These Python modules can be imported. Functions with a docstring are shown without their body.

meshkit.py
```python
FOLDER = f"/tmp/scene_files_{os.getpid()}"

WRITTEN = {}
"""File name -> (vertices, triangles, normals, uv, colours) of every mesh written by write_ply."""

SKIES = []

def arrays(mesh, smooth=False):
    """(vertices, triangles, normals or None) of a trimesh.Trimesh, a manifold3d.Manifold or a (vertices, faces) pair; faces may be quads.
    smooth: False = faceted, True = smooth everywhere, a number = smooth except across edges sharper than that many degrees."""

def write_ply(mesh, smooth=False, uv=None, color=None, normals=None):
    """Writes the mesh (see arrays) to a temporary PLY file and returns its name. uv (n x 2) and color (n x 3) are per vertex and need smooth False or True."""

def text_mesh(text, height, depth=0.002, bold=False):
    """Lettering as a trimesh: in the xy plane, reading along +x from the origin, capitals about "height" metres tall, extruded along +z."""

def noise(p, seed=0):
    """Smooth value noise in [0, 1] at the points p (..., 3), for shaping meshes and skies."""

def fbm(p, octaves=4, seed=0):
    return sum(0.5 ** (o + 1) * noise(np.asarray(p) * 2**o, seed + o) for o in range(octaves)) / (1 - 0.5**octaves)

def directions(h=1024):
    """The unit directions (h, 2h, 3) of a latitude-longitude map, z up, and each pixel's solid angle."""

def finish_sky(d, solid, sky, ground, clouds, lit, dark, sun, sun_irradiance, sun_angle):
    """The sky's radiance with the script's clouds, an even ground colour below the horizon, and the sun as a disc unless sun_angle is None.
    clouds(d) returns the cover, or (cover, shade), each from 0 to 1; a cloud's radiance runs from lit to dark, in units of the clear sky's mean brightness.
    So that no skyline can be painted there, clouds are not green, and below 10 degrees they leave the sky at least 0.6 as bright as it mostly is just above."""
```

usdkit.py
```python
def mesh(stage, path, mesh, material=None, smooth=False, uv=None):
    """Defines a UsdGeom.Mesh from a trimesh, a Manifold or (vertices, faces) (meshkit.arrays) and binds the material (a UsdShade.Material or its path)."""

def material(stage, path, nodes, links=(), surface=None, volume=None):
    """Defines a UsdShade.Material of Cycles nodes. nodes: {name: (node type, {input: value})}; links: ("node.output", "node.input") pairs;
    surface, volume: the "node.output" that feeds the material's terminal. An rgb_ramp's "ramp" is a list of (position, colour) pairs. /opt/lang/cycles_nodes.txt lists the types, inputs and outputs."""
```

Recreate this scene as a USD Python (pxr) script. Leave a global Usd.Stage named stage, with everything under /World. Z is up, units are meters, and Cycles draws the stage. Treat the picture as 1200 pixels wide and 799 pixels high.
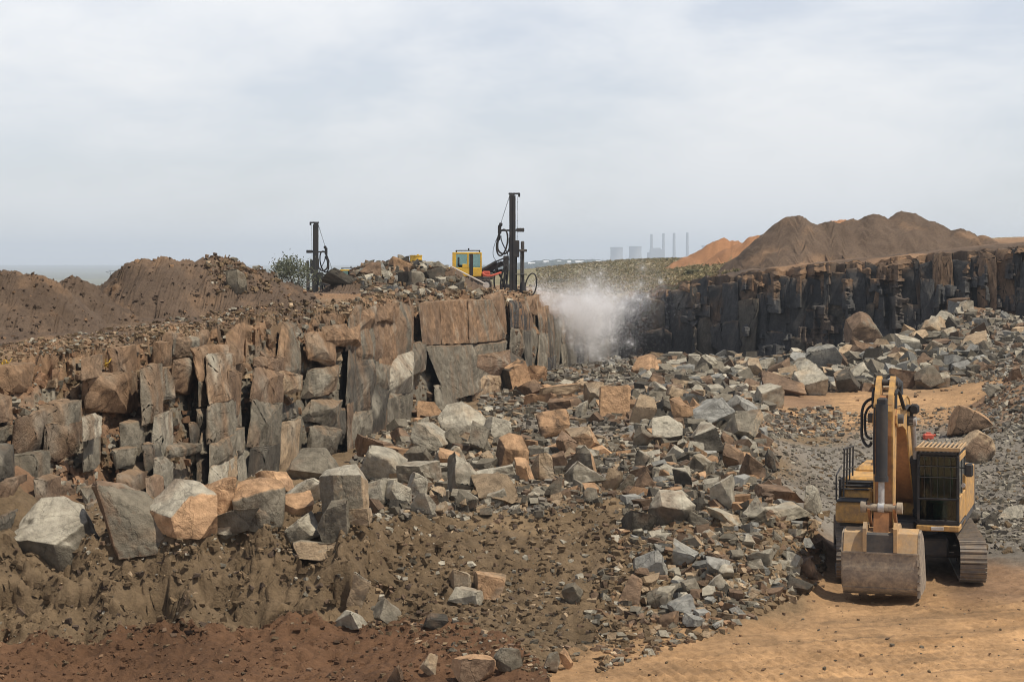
import math, random
import numpy as np, trimesh, usdkit, meshkit
from meshkit import fbm, noise
from pxr import Usd, UsdGeom, UsdLux, UsdShade, Gf, Sdf, Vt
from scipy.interpolate import RBFInterpolator, RegularGridInterpolator
from scipy.spatial import cKDTree, ConvexHull, HalfspaceIntersection
import shapely.geometry as sg

RNG = np.random.default_rng(7)
random.seed(7)
stage = Usd.Stage.CreateInMemory()
UsdGeom.SetStageUpAxis(stage, UsdGeom.Tokens.z)
UsdGeom.SetStageMetersPerUnit(stage, 1.0)
UsdGeom.Xform.Define(stage, '/World')
UsdGeom.Scope.Define(stage, '/World/Looks')

# ------------------------------------------------------------------ camera, sky, sun, exposure
H = 7.3            # eye height above the pit floor
F = 2300.0         # focal length in photograph pixels (1200 wide)
CX, CY, HOR = 600.0, 399.5, 306.0
cam = UsdGeom.Camera.Define(stage, '/World/camera')
cam.CreateHorizontalApertureAttr(36.0)
cam.CreateVerticalApertureAttr(36.0 * 681 / 1024)
cam.CreateFocalLengthAttr(36.0 * F / 1200)
cam.CreateVerticalApertureOffsetAttr(-(CY - HOR) / 1200 * 36.0)
cam.CreateClippingRangeAttr(Gf.Vec2f(0.5, 60000))
cam.CreateExposureAttr(0.0)
cam.AddTranslateOp().Set(Gf.Vec3d(0, 0, H))
cam.AddRotateXOp().Set(90.0)

SUN_DIR = np.array([0.86, -0.42])
SUN_EL = math.radians(62)
SUN_DIR = SUN_DIR / np.linalg.norm(SUN_DIR)
SUN = np.array([SUN_DIR[0] * math.cos(SUN_EL), SUN_DIR[1] * math.cos(SUN_EL), math.sin(SUN_EL)])
ROT = math.atan2(SUN[0], SUN[1])
sky_mat = usdkit.material(stage, '/World/Looks/sky_look', {
    'tc': ('texture_coordinate', {}),
    'map': ('mapping', {'scale': (1.0, 1.0, 2.4)}),
    'n1': ('noise_texture', {'scale': 5.5, 'detail': 7.0, 'roughness': 0.56, 'distortion': 0.25}),
    'r1': ('rgb_ramp', {'ramp': [(0.36, (0.58,) * 3), (0.46, (0.80,) * 3), (0.58, (1.0,) * 3)]}),
    'sky': ('sky_texture', {'sky_type': 'single_scattering', 'sun_disc': False, 'sun_elevation': SUN_EL, 'sun_rotation': ROT, 'altitude': 1500.0, 'aerosol_density': 1.6, 'air_density': 1.0}),
    'sep': ('separate_xyz', {}),
    'hz': ('map_range', {'from_min': 0.0, 'from_max': 0.22, 'to_min': 0.0, 'to_max': 1.0, 'clamp': True}),
    'cl': ('mix_color', {'a': (8.0, 8.1, 8.2), 'b': (10.4, 10.6, 10.9)}),
    'thin': ('map_range', {'from_min': 0.10, 'from_max': 0.55, 'to_min': 1.0, 'to_max': 0.22, 'clamp': True}),
    'fm': ('math', {'math_type': 'multiply'}),
    'tint': ('mix_color', {'blend_type': 'multiply', 'fac': 1.0, 'b': (1.06, 1.0, 1.06), 'use_clamp': False}),
    'm': ('mix_color', {}),
    'bg': ('background_shader', {'strength': 0.1}),
}, [('tc.generated', 'map.vector'), ('map.vector', 'n1.vector'), ('n1.fac', 'r1.fac'),
    ('tc.generated', 'sep.vector'), ('sep.z', 'hz.value'), ('hz.result', 'cl.fac'),
    ('sep.z', 'thin.value'), ('r1.color', 'fm.value1'), ('thin.result', 'fm.value2'), ('fm.value', 'm.fac'), ('sky.color', 'tint.a'), ('tint.result', 'm.a'), ('cl.result', 'm.b'), ('m.result', 'bg.color')], surface='bg.background')
dome = UsdLux.DomeLight.Define(stage, '/World/sky')
UsdShade.MaterialBindingAPI.Apply(dome.GetPrim()).Bind(sky_mat)
dome.GetPrim().SetCustomDataByKey('kind', 'structure')
dome.GetPrim().SetCustomDataByKey('label', 'pale hazy grey blue sky with thin veil cloud')
dome.GetPrim().SetCustomDataByKey('category', 'sky')
sun = UsdLux.DistantLight.Define(stage, '/World/sun')
sun.CreateIntensityAttr(1.25)
sun.CreateAngleAttr(0.53)
sun.CreateNormalizeAttr(True)
sun.CreateColorAttr(Gf.Vec3f(1.0, 0.93, 0.82))
zax = Gf.Vec3d(*SUN)
sun.AddTransformOp().Set(Gf.Matrix4d().SetRotate(Gf.Rotation(Gf.Vec3d(0, 0, 1), zax)))

# ------------------------------------------------------------------ helpers
def world(px, py, d):
    return np.array([(px - CX) / F * d, d, H + (HOR - py) / F * d])

def zof(py, d):
    return H + (HOR - py) / F * d

USED = {}
def numbered(parent, name):
    k = f'{parent}/{name}'
    n = USED.get(k, 0)
    USED[k] = n + 1
    return k if n == 0 else f'{k}_{n:03d}'

def tag(p, label=None, cat=None, group=None, kind=None):
    p = p.GetPrim() if hasattr(p, 'GetPrim') else p
    for k, v in (('label', label), ('category', cat), ('group', group), ('kind', kind)):
        if v:
            p.SetCustomDataByKey(k, v)
    return p

def path_of(parent):
    if parent is None:
        return '/World'
    return parent if isinstance(parent, str) else str(parent.GetPath())

def creased(path, m, mat, angle):
    """a mesh shaded smooth except across edges sharper than the angle; returns the prim and the source vertex of each point"""
    v, f = np.asarray(m.vertices, float), np.asarray(m.faces)
    n = np.cross(v[f[:, 1]] - v[f[:, 0]], v[f[:, 2]] - v[f[:, 0]])
    un = n / np.maximum(np.linalg.norm(n, axis=1, keepdims=True), 1e-20)
    flat = f.ravel()                                          # corners
    order = np.argsort(flat, kind='stable')
    face_of = order // 3
    start = np.searchsorted(flat[order], np.arange(len(v)))
    count = np.bincount(flat, minlength=len(v))
    out = np.zeros((len(flat), 3))
    own = np.arange(len(flat)) // 3
    c = math.cos(math.radians(angle))
    for k in range(count.max()):
        has = count[flat] > k
        nb = face_of[np.minimum(start[flat] + k, len(flat) - 1)]
        ok = has & ((un[nb] * un[own]).sum(1) > c)
        out += n[nb] * ok[:, None]
    out /= np.maximum(np.linalg.norm(out, axis=1, keepdims=True), 1e-20)
    g = usdkit.mesh(stage, path, (v[flat], np.arange(len(flat)).reshape(-1, 3)), '/World/Looks/' + mat)
    g.CreateNormalsAttr(Vt.Vec3fArray.FromNumpy(out.astype(np.float32)))
    g.SetNormalsInterpolation('vertex')
    return g, flat

def obj(name, m, mat, parent=None, smooth=False, cd=None, label=None):
    """one Mesh prim; cd: per vertex colour (base colour of the thing itself)"""
    p = numbered(path_of(parent), name)
    if smooth not in (False, True):
        g, pick = creased(p, m, mat, smooth)
        cd = None if cd is None else np.asarray(cd)[pick]
    else:
        g = usdkit.mesh(stage, p, m, '/World/Looks/' + mat, smooth=smooth)
    if cd is not None:
        UsdGeom.PrimvarsAPI(g).CreatePrimvar('Cd', Sdf.ValueTypeNames.Color3fArray, 'vertex').Set(Vt.Vec3fArray.FromNumpy(np.asarray(cd, np.float32)))
    if label:
        g.GetPrim().SetCustomDataByKey('label', label)
    return g.GetPrim()

def thing(name, label, cat, loc=(0, 0, 0), rz=0.0, group=None, kind=None):
    x = UsdGeom.Xform.Define(stage, numbered('/World', name))
    x.AddTranslateOp().Set(Gf.Vec3d(*map(float, loc)))
    x.AddRotateZOp().Set(float(rz))
    return tag(x, label, cat, group, kind)

def tm(v, f):
    return trimesh.Trimesh(np.asarray(v, float), np.asarray(f, int), process=False)

def cat(ms):
    return trimesh.util.concatenate(ms)

def cbox(x0, x1, y0, y1, z0, z1, b=0.02):
    """chamfered box"""
    b = min(b, (x1 - x0) / 3, (y1 - y0) / 3, (z1 - z0) / 3)
    pts = []
    for sx in (0, 1):
        for sy in (0, 1):
            for sz in (0, 1):
                c = np.array([(x0, x1)[sx], (y0, y1)[sy], (z0, z1)[sz]])
                s = np.array([1 - 2 * sx, 1 - 2 * sy, 1 - 2 * sz]) * b
                for k in range(3):
                    q = c + s
                    q[k] = c[k]
                    pts.append(q)
    return trimesh.convex.convex_hull(np.array(pts))

def cyl(p0, p1, r, n=16, r1=None):
    p0, p1 = np.asarray(p0, float), np.asarray(p1, float)
    r1 = r if r1 is None else r1
    a = p1 - p0
    L = np.linalg.norm(a)
    a = a / L
    u = np.cross(a, [0, 0, 1] if abs(a[2]) < 0.9 else [1, 0, 0])
    u /= np.linalg.norm(u)
    w = np.cross(a, u)
    t = np.linspace(0, 2 * math.pi, n, endpoint=False)
    ring = np.cos(t)[:, None] * u + np.sin(t)[:, None] * w
    v = np.vstack([p0 + ring * r, p1 + ring * r1, [p0], [p1]])
    f = []
    for i in range(n):
        j = (i + 1) % n
        f += [[i, j, n + j], [i, n + j, n + i], [2 * n, j, i], [2 * n + 1, n + i, n + j]]
    m = tm(v, f)
    return m

def tube(pts, r, n=8):
    """round bar along a polyline"""
    P = np.asarray(pts, float)
    T = np.gradient(P, axis=0)
    T /= np.linalg.norm(T, axis=1, keepdims=True) + 1e-12
    u = np.cross(T[0], [0, 0, 1] if abs(T[0][2]) < 0.9 else [1, 0, 0])
    u /= np.linalg.norm(u)
    t = np.linspace(0, 2 * math.pi, n, endpoint=False)
    rows = []
    for p, a in zip(P, T):
        u = u - a * (u @ a)
        u /= np.linalg.norm(u) + 1e-12
        w = np.cross(a, u)
        rows.append(p + r * (np.cos(t)[:, None] * u + np.sin(t)[:, None] * w))
    v = np.vstack(rows + [P[:1], P[-1:]])
    m = len(P)
    f = []
    for k in range(m - 1):
        for i in range(n):
            j = (i + 1) % n
            f += [[k * n + i, k * n + j, (k + 1) * n + j], [k * n + i, (k + 1) * n + j, (k + 1) * n + i]]
    for i in range(n):
        j = (i + 1) % n
        f += [[m * n, j, i], [m * n + 1, (m - 1) * n + i, (m - 1) * n + j]]
    return tm(v, f)

def curve(ctrl, n=24):
    """smooth curve through the control points"""
    from scipy.interpolate import CubicSpline
    c = np.asarray(ctrl, float)
    t = np.concatenate([[0], np.cumsum(np.linalg.norm(np.diff(c, axis=0), axis=1))])
    return CubicSpline(t, c)(np.linspace(0, t[-1], n))

def prism_x(profile, x0, x1):
    """extrude a (y, z) outline along x"""
    m = trimesh.creation.extrude_polygon(sg.Polygon(profile), x1 - x0, engine='earcut')
    v = m.vertices
    return trimesh.Trimesh(np.stack([v[:, 2] + x0, v[:, 0], v[:, 1]], 1), m.faces, process=False)

def prism_y(profile, y0, y1):
    """extrude an (x, z) outline along y"""
    m = trimesh.creation.extrude_polygon(sg.Polygon(profile), y1 - y0, engine='earcut')
    v = m.vertices
    m = trimesh.Trimesh(np.stack([v[:, 0], v[:, 2] + y0, v[:, 1]], 1), m.faces[:, ::-1], process=False)
    return m

def rotz(m, deg):
    m = m.copy()
    m.apply_transform(trimesh.transformations.rotation_matrix(math.radians(deg), [0, 0, 1]))
    return m

# ------------------------------------------------------------------ materials
def mineral(name, bump=0.5, scale=9.0, lo=0.72, hi=1.22, rough=0.95, big=0.7, dist=0.02, crack=0.0):
    """stone and soil: the mesh's own colour with grain, blotches and fine relief"""
    usdkit.material(stage, '/World/Looks/' + name, {
        'cd': ('attribute', {'attribute': 'Cd'}),
        'geo': ('geometry', {}),
        'n1': ('noise_texture', {'scale': scale, 'detail': 6.0, 'roughness': 0.65}),
        'n2': ('noise_texture', {'scale': big, 'detail': 4.0, 'roughness': 0.6}),
        'r1': ('rgb_ramp', {'ramp': [(0.28, (lo,) * 3), (0.5, (1.0,) * 3), (0.72, (hi,) * 3)]}),
        'r2': ('rgb_ramp', {'ramp': [(0.3, (0.80, 0.78, 0.75)), (0.5, (1.0, 1.0, 1.0)), (0.72, (1.13, 1.12, 1.10))]}),
        'm1': ('mix_color', {'blend_type': 'multiply', 'fac': 1.0, 'use_clamp': False}),
        'm2': ('mix_color', {'blend_type': 'multiply', 'fac': 1.0, 'use_clamp': False}),
        'n3': ('noise_texture', {'scale': scale * 2.7, 'detail': 8.0, 'roughness': 0.7}),
        'bp': ('bump', {'strength': bump, 'distance': dist}),
        'wn': ('noise_texture', {'scale': 1.6, 'detail': 5.0, 'roughness': 0.6}),
        'wa': ('vector_math', {'math_type': 'multiply_add', 'vector2': (0.9, 0.9, 0.9)}),
        'st': ('vector_math', {'math_type': 'multiply', 'vector2': (1.0, 1.0, 0.62)}),
        'vo': ('voronoi_texture', {'feature': 'distance_to_edge', 'scale': 0.6}),
        'cr': ('map_range', {'from_min': 0.0, 'from_max': 0.016, 'to_min': 1.0 - crack, 'to_max': 1.0, 'clamp': True}),
        'm3': ('mix_color', {'blend_type': 'multiply', 'fac': 1.0, 'use_clamp': False}),
        'hs': ('math', {'math_type': 'multiply'}),
        'p': ('principled_bsdf', {'roughness': rough, 'specular_ior_level': 0.18}),
    }, [('geo.position', 'wn.vector'), ('wn.color', 'wa.vector1'), ('geo.position', 'wa.vector3'), ('wa.vector', 'st.vector1'), ('st.vector', 'vo.vector'), ('vo.distance', 'cr.value'),
        ('m2.result', 'm3.a'), ('cr.result', 'm3.b'), ('n3.fac', 'hs.value1'), ('cr.result', 'hs.value2'),
        ('geo.position', 'n1.vector'), ('geo.position', 'n2.vector'), ('geo.position', 'n3.vector'), ('n1.fac', 'r1.fac'), ('n2.fac', 'r2.fac'),
        ('cd.color', 'm1.a'), ('r1.color', 'm1.b'), ('m1.result', 'm2.a'), ('r2.color', 'm2.b'), ('m3.result', 'p.base_color'),
        ('hs.value', 'bp.height'), ('bp.normal', 'p.normal')], surface='p.BSDF')

mineral('rock', bump=0.9, scale=4.5, lo=0.60, hi=1.34, big=0.9, dist=0.07, crack=0.32)
mineral('soil', bump=1.0, scale=6.0, lo=0.70, hi=1.24, big=0.35, dist=0.06)
mineral('grassland', bump=0.3, scale=0.35, lo=0.72, hi=1.3, big=0.02, dist=0.1)

def paint(name, col, dirt=(0.20, 0.13, 0.07), amount=0.45, rough=0.5, metal=0.0, scale=2.2):
    usdkit.material(stage, '/World/Looks/' + name, {
        'geo': ('texture_coordinate', {}),
        'n1': ('noise_texture', {'scale': scale, 'detail': 8.0, 'roughness': 0.7, 'distortion': 0.4}),
        'r1': ('rgb_ramp', {'ramp': [(0.40, (0, 0, 0)), (0.62, (amount,) * 3), (0.75, (min(1, amount * 1.6),) * 3)]}),
        'n2': ('noise_texture', {'scale': 14.0, 'detail': 6.0, 'roughness': 0.7}),
        'r2': ('rgb_ramp', {'ramp': [(0.3, (0.82,) * 3), (0.7, (1.12,) * 3)]}),
        'mx': ('mix_color', {'a': col, 'b': dirt}),
        'm2': ('mix_color', {'blend_type': 'multiply', 'fac': 1.0, 'use_clamp': False}),
        'rr': ('map_range', {'from_min': 0.0, 'from_max': 1.0, 'to_min': rough, 'to_max': 0.95}),
        'bp': ('bump', {'strength': 0.15, 'distance': 0.01}),
        'p': ('principled_bsdf', {'metallic': metal}),
    }, [('geo.object', 'n1.vector'), ('geo.object', 'n2.vector'), ('n1.fac', 'r1.fac'), ('r1.color', 'mx.fac'), ('n2.fac', 'r2.fac'),
        ('mx.result', 'm2.a'), ('r2.color', 'm2.b'), ('m2.result', 'p.base_color'), ('n1.fac', 'rr.value'), ('rr.result', 'p.roughness'),
        ('n2.fac', 'bp.height'), ('bp.normal', 'p.normal')], surface='p.BSDF')

paint('yellow_paint', (0.52, 0.285, 0.075), dirt=(0.20, 0.135, 0.08), amount=0.72, rough=0.55, scale=4.5)
paint('dusty_yellow', (0.42, 0.26, 0.115), dirt=(0.30, 0.225, 0.145), amount=0.75, rough=0.7, scale=3.5)
paint('window_tint', (0.02, 0.03, 0.028), amount=0.2, rough=0.1)
paint('rust_paint', (0.33, 0.15, 0.055), dirt=(0.14, 0.07, 0.035), amount=0.6, rough=0.7)
paint('dusty_steel', (0.17, 0.14, 0.11), dirt=(0.38, 0.30, 0.205), amount=0.8, rough=0.7, metal=0.1, scale=5.0)
paint('track_steel', (0.15, 0.125, 0.10), dirt=(0.27, 0.20, 0.13), amount=0.7, rough=0.65, metal=0.15, scale=5.0)
paint('black_steel', (0.016, 0.016, 0.017), dirt=(0.07, 0.055, 0.04), amount=0.45, rough=0.5)
paint('dark_grey_steel', (0.045, 0.045, 0.045), dirt=(0.13, 0.10, 0.07), amount=0.5, rough=0.6)
paint('rig_yellow', (0.68, 0.42, 0.035), dirt=(0.30, 0.19, 0.08), amount=0.4, rough=0.45)
paint('pale_steel', (0.50, 0.47, 0.42), dirt=(0.3, 0.22, 0.14), amount=0.5, rough=0.5)
paint('rubber', (0.014, 0.014, 0.015), dirt=(0.06, 0.05, 0.04), amount=0.4, rough=0.7)
paint('red_plastic', (0.45, 0.07, 0.035), dirt=(0.35, 0.12, 0.07), amount=0.3, rough=0.5)
paint('chrome_rod', (0.45, 0.44, 0.42), dirt=(0.25, 0.2, 0.15), amount=0.5, rough=0.3, metal=0.7)
paint('far_concrete', (0.30, 0.30, 0.31), dirt=(0.2, 0.2, 0.2), amount=0.3, rough=0.9, scale=0.02)
paint('white_wall', (0.75, 0.74, 0.70), dirt=(0.5, 0.45, 0.4), amount=0.3, rough=0.9)
paint('seat_fabric', (0.22, 0.23, 0.17), dirt=(0.2, 0.16, 0.11), amount=0.3, rough=0.9)
paint('bark', (0.12, 0.09, 0.065), dirt=(0.06, 0.05, 0.04), amount=0.5, rough=0.95)
usdkit.material(stage, '/World/Looks/cab_glass', {
    'fr': ('fresnel', {'IOR': 1.5}), 'tr': ('transparent_bsdf', {'color': (0.50, 0.62, 0.57)}), 'gl': ('glossy_bsdf', {'roughness': 0.04, 'color': (1, 1, 1)}),
    'mx': ('mix_closure', {})}, [('fr.fac', 'mx.fac'), ('tr.BSDF', 'mx.closure1'), ('gl.BSDF', 'mx.closure2')], surface='mx.closure')
usdkit.material(stage, '/World/Looks/foliage', {
    'oi': ('attribute', {'attribute': 'Cd'}), 'd': ('diffuse_bsdf', {}), 't': ('translucent_bsdf', {}), 'mx': ('mix_closure', {'fac': 0.3})},
    [('oi.color', 'd.color'), ('oi.color', 't.color'), ('d.BSDF', 'mx.closure1'), ('t.BSDF', 'mx.closure2')], surface='mx.closure')

def srgb(r, g, b):
    c = np.array([r, g, b]) / 255.0
    return np.where(c < 0.04045, c / 12.92, ((c + 0.055) / 1.055) ** 2.4)
TONE = {  # own colours of the stone and soil
    'g': (0.335, 0.300, 0.228), 'G': (0.168, 0.145, 0.106), 'd': (0.080, 0.070, 0.054), 't': (0.335, 0.245, 0.152),
    'o': (0.365, 0.226, 0.124), 'b': (0.165, 0.110, 0.070), 'u': (0.235, 0.226, 0.196), 'k': (0.050, 0.048, 0.045),
    'red': (0.128, 0.068, 0.035), 'bank': (0.150, 0.104, 0.059), 'slope': (0.176, 0.122, 0.068), 'road': (0.352, 0.213, 0.104),
    'gravel': (0.190, 0.166, 0.132), 'chute': (0.215, 0.125, 0.070), 'dark': (0.085, 0.060, 0.042), 'heap': (0.108, 0.075, 0.051),
    'edge': (0.205, 0.135, 0.079), 'tan': (0.232, 0.142, 0.079), 'grass': (0.17, 0.148, 0.080), 'straw': (0.25, 0.20, 0.115), 'orange_soil': (0.30, 0.152, 0.074),
    'far': (0.13, 0.125, 0.07)}
TONE = {k: np.array(v) for k, v in TONE.items()}

# ------------------------------------------------------------------ the lie of the land
def uw(px, d):
    return np.stack([np.asarray(px, float) / 100.0, 8.0 * np.log(np.asarray(d, float))], -1)

def surface(points):
    """height field through surveyed points (px, py, d)"""
    p = np.array(points, float)
    return RBFInterpolator(uw(p[:, 0], p[:, 2]), zof(p[:, 1], p[:, 2]), kernel='linear', neighbors=60)

def on_grid(rbf, cols, rows):
    cc = np.linspace(cols[0], cols[-1], 150)
    c, r = np.meshgrid(cc, rows, indexing='ij')
    z = rbf(uw(c.ravel(), r.ravel())).reshape(c.shape)
    out = np.empty((len(cols), len(rows)))
    for j in range(len(rows)):
        out[:, j] = np.interp(cols, cc, z[:, j])
    return out

def blend(points, px, d, warp=0.22, power=5.0):
    """own colour (and roughness of the relief) of the ground by place; borders wander"""
    q = uw(px, d)
    P3 = np.stack([q[..., 0] * 1.6, q[..., 1] * 1.1, np.zeros(q.shape[:-1])], -1)
    q = q + np.stack([fbm(P3 * 2.0, 4, 11) - 0.5, (fbm(P3 * 2.0, 4, 12) - 0.5) * np.clip((q[..., 1] - 28) / 5, 0.06, 0.5)], -1) * warp * 2.2
    p = uw([a[0] for a in points], [a[1] for a in points])
    val = np.array([np.append(TONE[a[2]], a[3]) for a in points])
    shape = q.shape[:-1]
    q = q.reshape(-1, 2)
    num = np.zeros((len(q), 4))
    den = np.zeros(len(q))
    for k in range(len(p)):
        w = 1.0 / (((q - p[k]) ** 2).sum(1) + 0.004) ** (power / 2)
        num += w[:, None] * val[k]
        den += w
    return (num / den[:, None]).reshape(shape + (4,))

def LIP(px):
    """how far the edge of the bench has crumbled down"""
    px = np.asarray(px, float)
    q = np.stack([px * 0.085, 0 * px, 0 * px], -1)
    return np.clip(fbm(q, 5, 72) - 0.40, 0, 1) * np.interp(px, [0, 300, 640, 760, 1200], [2.2, 2.0, 2.4, 1.0, 1.0])

def floor(px, d, z=0.0):
    return (px, HOR - (z - H) * F / d, d)

# rim of the quarry: (px, top py, top d, foot py, foot d)
RIM = np.array([(-300, 446, 34, 610, 31), (-120, 432, 40, 600, 36.5), (0, 425, 45.5, 590, 41.5), (100, 412, 49, 590, 45), (200, 392, 54, 574, 51), (300, 373, 62, 558, 59), (400, 362, 73, 530, 70.5),
                (450, 352, 84, 505, 81), (482, 349, 92, 490, 89), (560, 344, 108, 468, 104), (600, 344, 118, 452, 114), (622, 346, 128, 440, 123),
                (645, 360, 139, 436, 135), (690, 352, 168, 428, 162), (712, 348, 186, 420, 180), (725, 346, 190, 418, 185), (800, 331, 179, 420, 174),
                (880, 319, 168, 420, 164), (960, 311, 162, 416, 158), (1060, 302, 156, 405, 152), (1160, 292, 150, 385, 147), (1260, 285, 143, 370, 140), (1500, 270, 125, 360, 122)], float)
def rim(px):
    px = np.asarray(px, float)
    return [np.interp(px, RIM[:, 0], RIM[:, k]) for k in range(1, 5)]

LOW = [floor(px, d) for px in (-300, -100, 200, 500, 800, 1100, 1400) for d in (20, 27, 33)]
LOW += [floor(px, d) for px in (960, 1060, 1160, 1280, 1450) for d in (37, 41, 46)] + [floor(px, d) for px in (980, 1050, 1120) for d in (52, 62, 74)]
LOW += [floor(px, d) for px in (1000, 1080) for d in (84, 95, 106)] + [floor(940, 84), floor(950, 76), floor(930, 104), floor(965, 57), floor(975, 50), floor(1120, 92), floor(1150, 100)]
LOW += [floor(700, 37.0), floor(760, 38.0), floor(640, 35.5), floor(850, 38.6), floor(930, 41.0), floor(962, 43.5), floor(905, 39.5)]
# red soil and foot of the bank
LOW += [(-150, 760, 37.0), (0, 752, 37.4), (100, 752, 37.6), (200, 742, 38.1), (300, 733, 38.6), (400, 728, 38.9), (470, 722, 39.4), (550, 712, 40.6), (600, 735, 38.4), (600, 775, 35.4), (520, 765, 36.0), (660, 735, 38.8), (650, 765, 36.6), (720, 725, 39.6),
        (0, 782, 35.2), (250, 775, 35.6), (450, 772, 35.8), (760, 715, 40.0), (640, 705, 40.6)]
# crest of the bank and the ground behind it
LOW += [(-150, 665, 38.4), (0, 668, 38.5), (100, 660, 38.7), (200, 648, 39.1), (300, 640, 39.5), (400, 638, 39.9), (435, 628, 41.0), (500, 602, 45.0), (560, 594, 46.5), (620, 590, 47.0), (700, 603, 46.0), (740, 628, 44.2), (800, 624, 44.3), (850, 620, 44.8), (900, 613, 46.0), (945, 606, 47.5),
        (850, 680, 41.4), (780, 690, 41.4), (600, 655, 42.6), (500, 662, 41.8), (700, 670, 42.2), (920, 660, 43.6), (440, 690, 40.2), (440, 660, 40.8),
        (-150, 615, 40), (0, 610, 40.3), (100, 604, 42.5), (200, 600, 44.5), (300, 600, 46), (400, 588, 50)]
LOW += [(0, 540, 43.0), (40, 560, 43.2), (-100, 520, 40.5), (60, 590, 43.4), (20, 500, 44.6)]
LOW += [(500, 558, 54), (560, 552, 55), (640, 556, 54.5), (700, 560, 54), (760, 575, 52), (800, 560, 53.5), (860, 575, 52), (900, 575, 53), (930, 580, 53),
        (400, 545, 62), (480, 510, 70), (540, 488, 80), (540, 505, 72), (600, 500, 72), (660, 500, 70), (720, 500, 68), (780, 510, 66), (850, 500, 68), (890, 505, 71), (915, 520, 72),
        (600, 475, 92), (650, 468, 95), (700, 462, 95), (760, 462, 92), (820, 464, 92), (870, 470, 90), (905, 476, 92),
        (640, 442, 120), (690, 432, 135), (690, 442, 115), (740, 440, 120), (800, 438, 126), (860, 438, 127), (900, 446, 118), (740, 424, 160), (800, 424, 158), (860, 424, 156)]
for k in range(2, 17):
    LOW.append((RIM[k, 0], RIM[k, 3] + 2, RIM[k, 4] - 0.6))
LOW += [(900, 419, 160), (900, 428, 138), (1000, 459, 109), (1000, 432, 124), (1000, 411, 140), (1040, 406, 145), (1090, 440, 118), (1090, 400, 134), (1105, 374, 146), (1130, 353, 148.5), (1160, 362, 146), (1150, 400, 132), (1200, 405, 128), (1200, 378, 140), (1280, 372, 138), (1160, 440, 112), (1200, 445, 104),
        (1185, 440, 95), (1185, 452, 88), (1260, 418, 92), (1350, 410, 90), (1190, 505, 78), (1150, 492, 86), (1210, 540, 70), (1260, 530, 70), (1210, 610, 54), (1260, 605, 53), (1400, 560, 56), (1400, 470, 75)]
for px in (-300, -120, 0, 100, 200, 300, 400, 482, 560, 622, 690, 725, 800, 880, 960, 1060, 1160, 1260, 1500):   # the floor carries on below the rock
    t, dt, f_, df = rim([px])
    LOW.append((px, float(f_[0]) - 4, float(df[0]) + 2.5))
    LOW.append((px, HOR + 7.6 * F / (float(df[0]) * 1.18), float(df[0]) * 1.18))
LOWF = surface(LOW)

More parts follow.
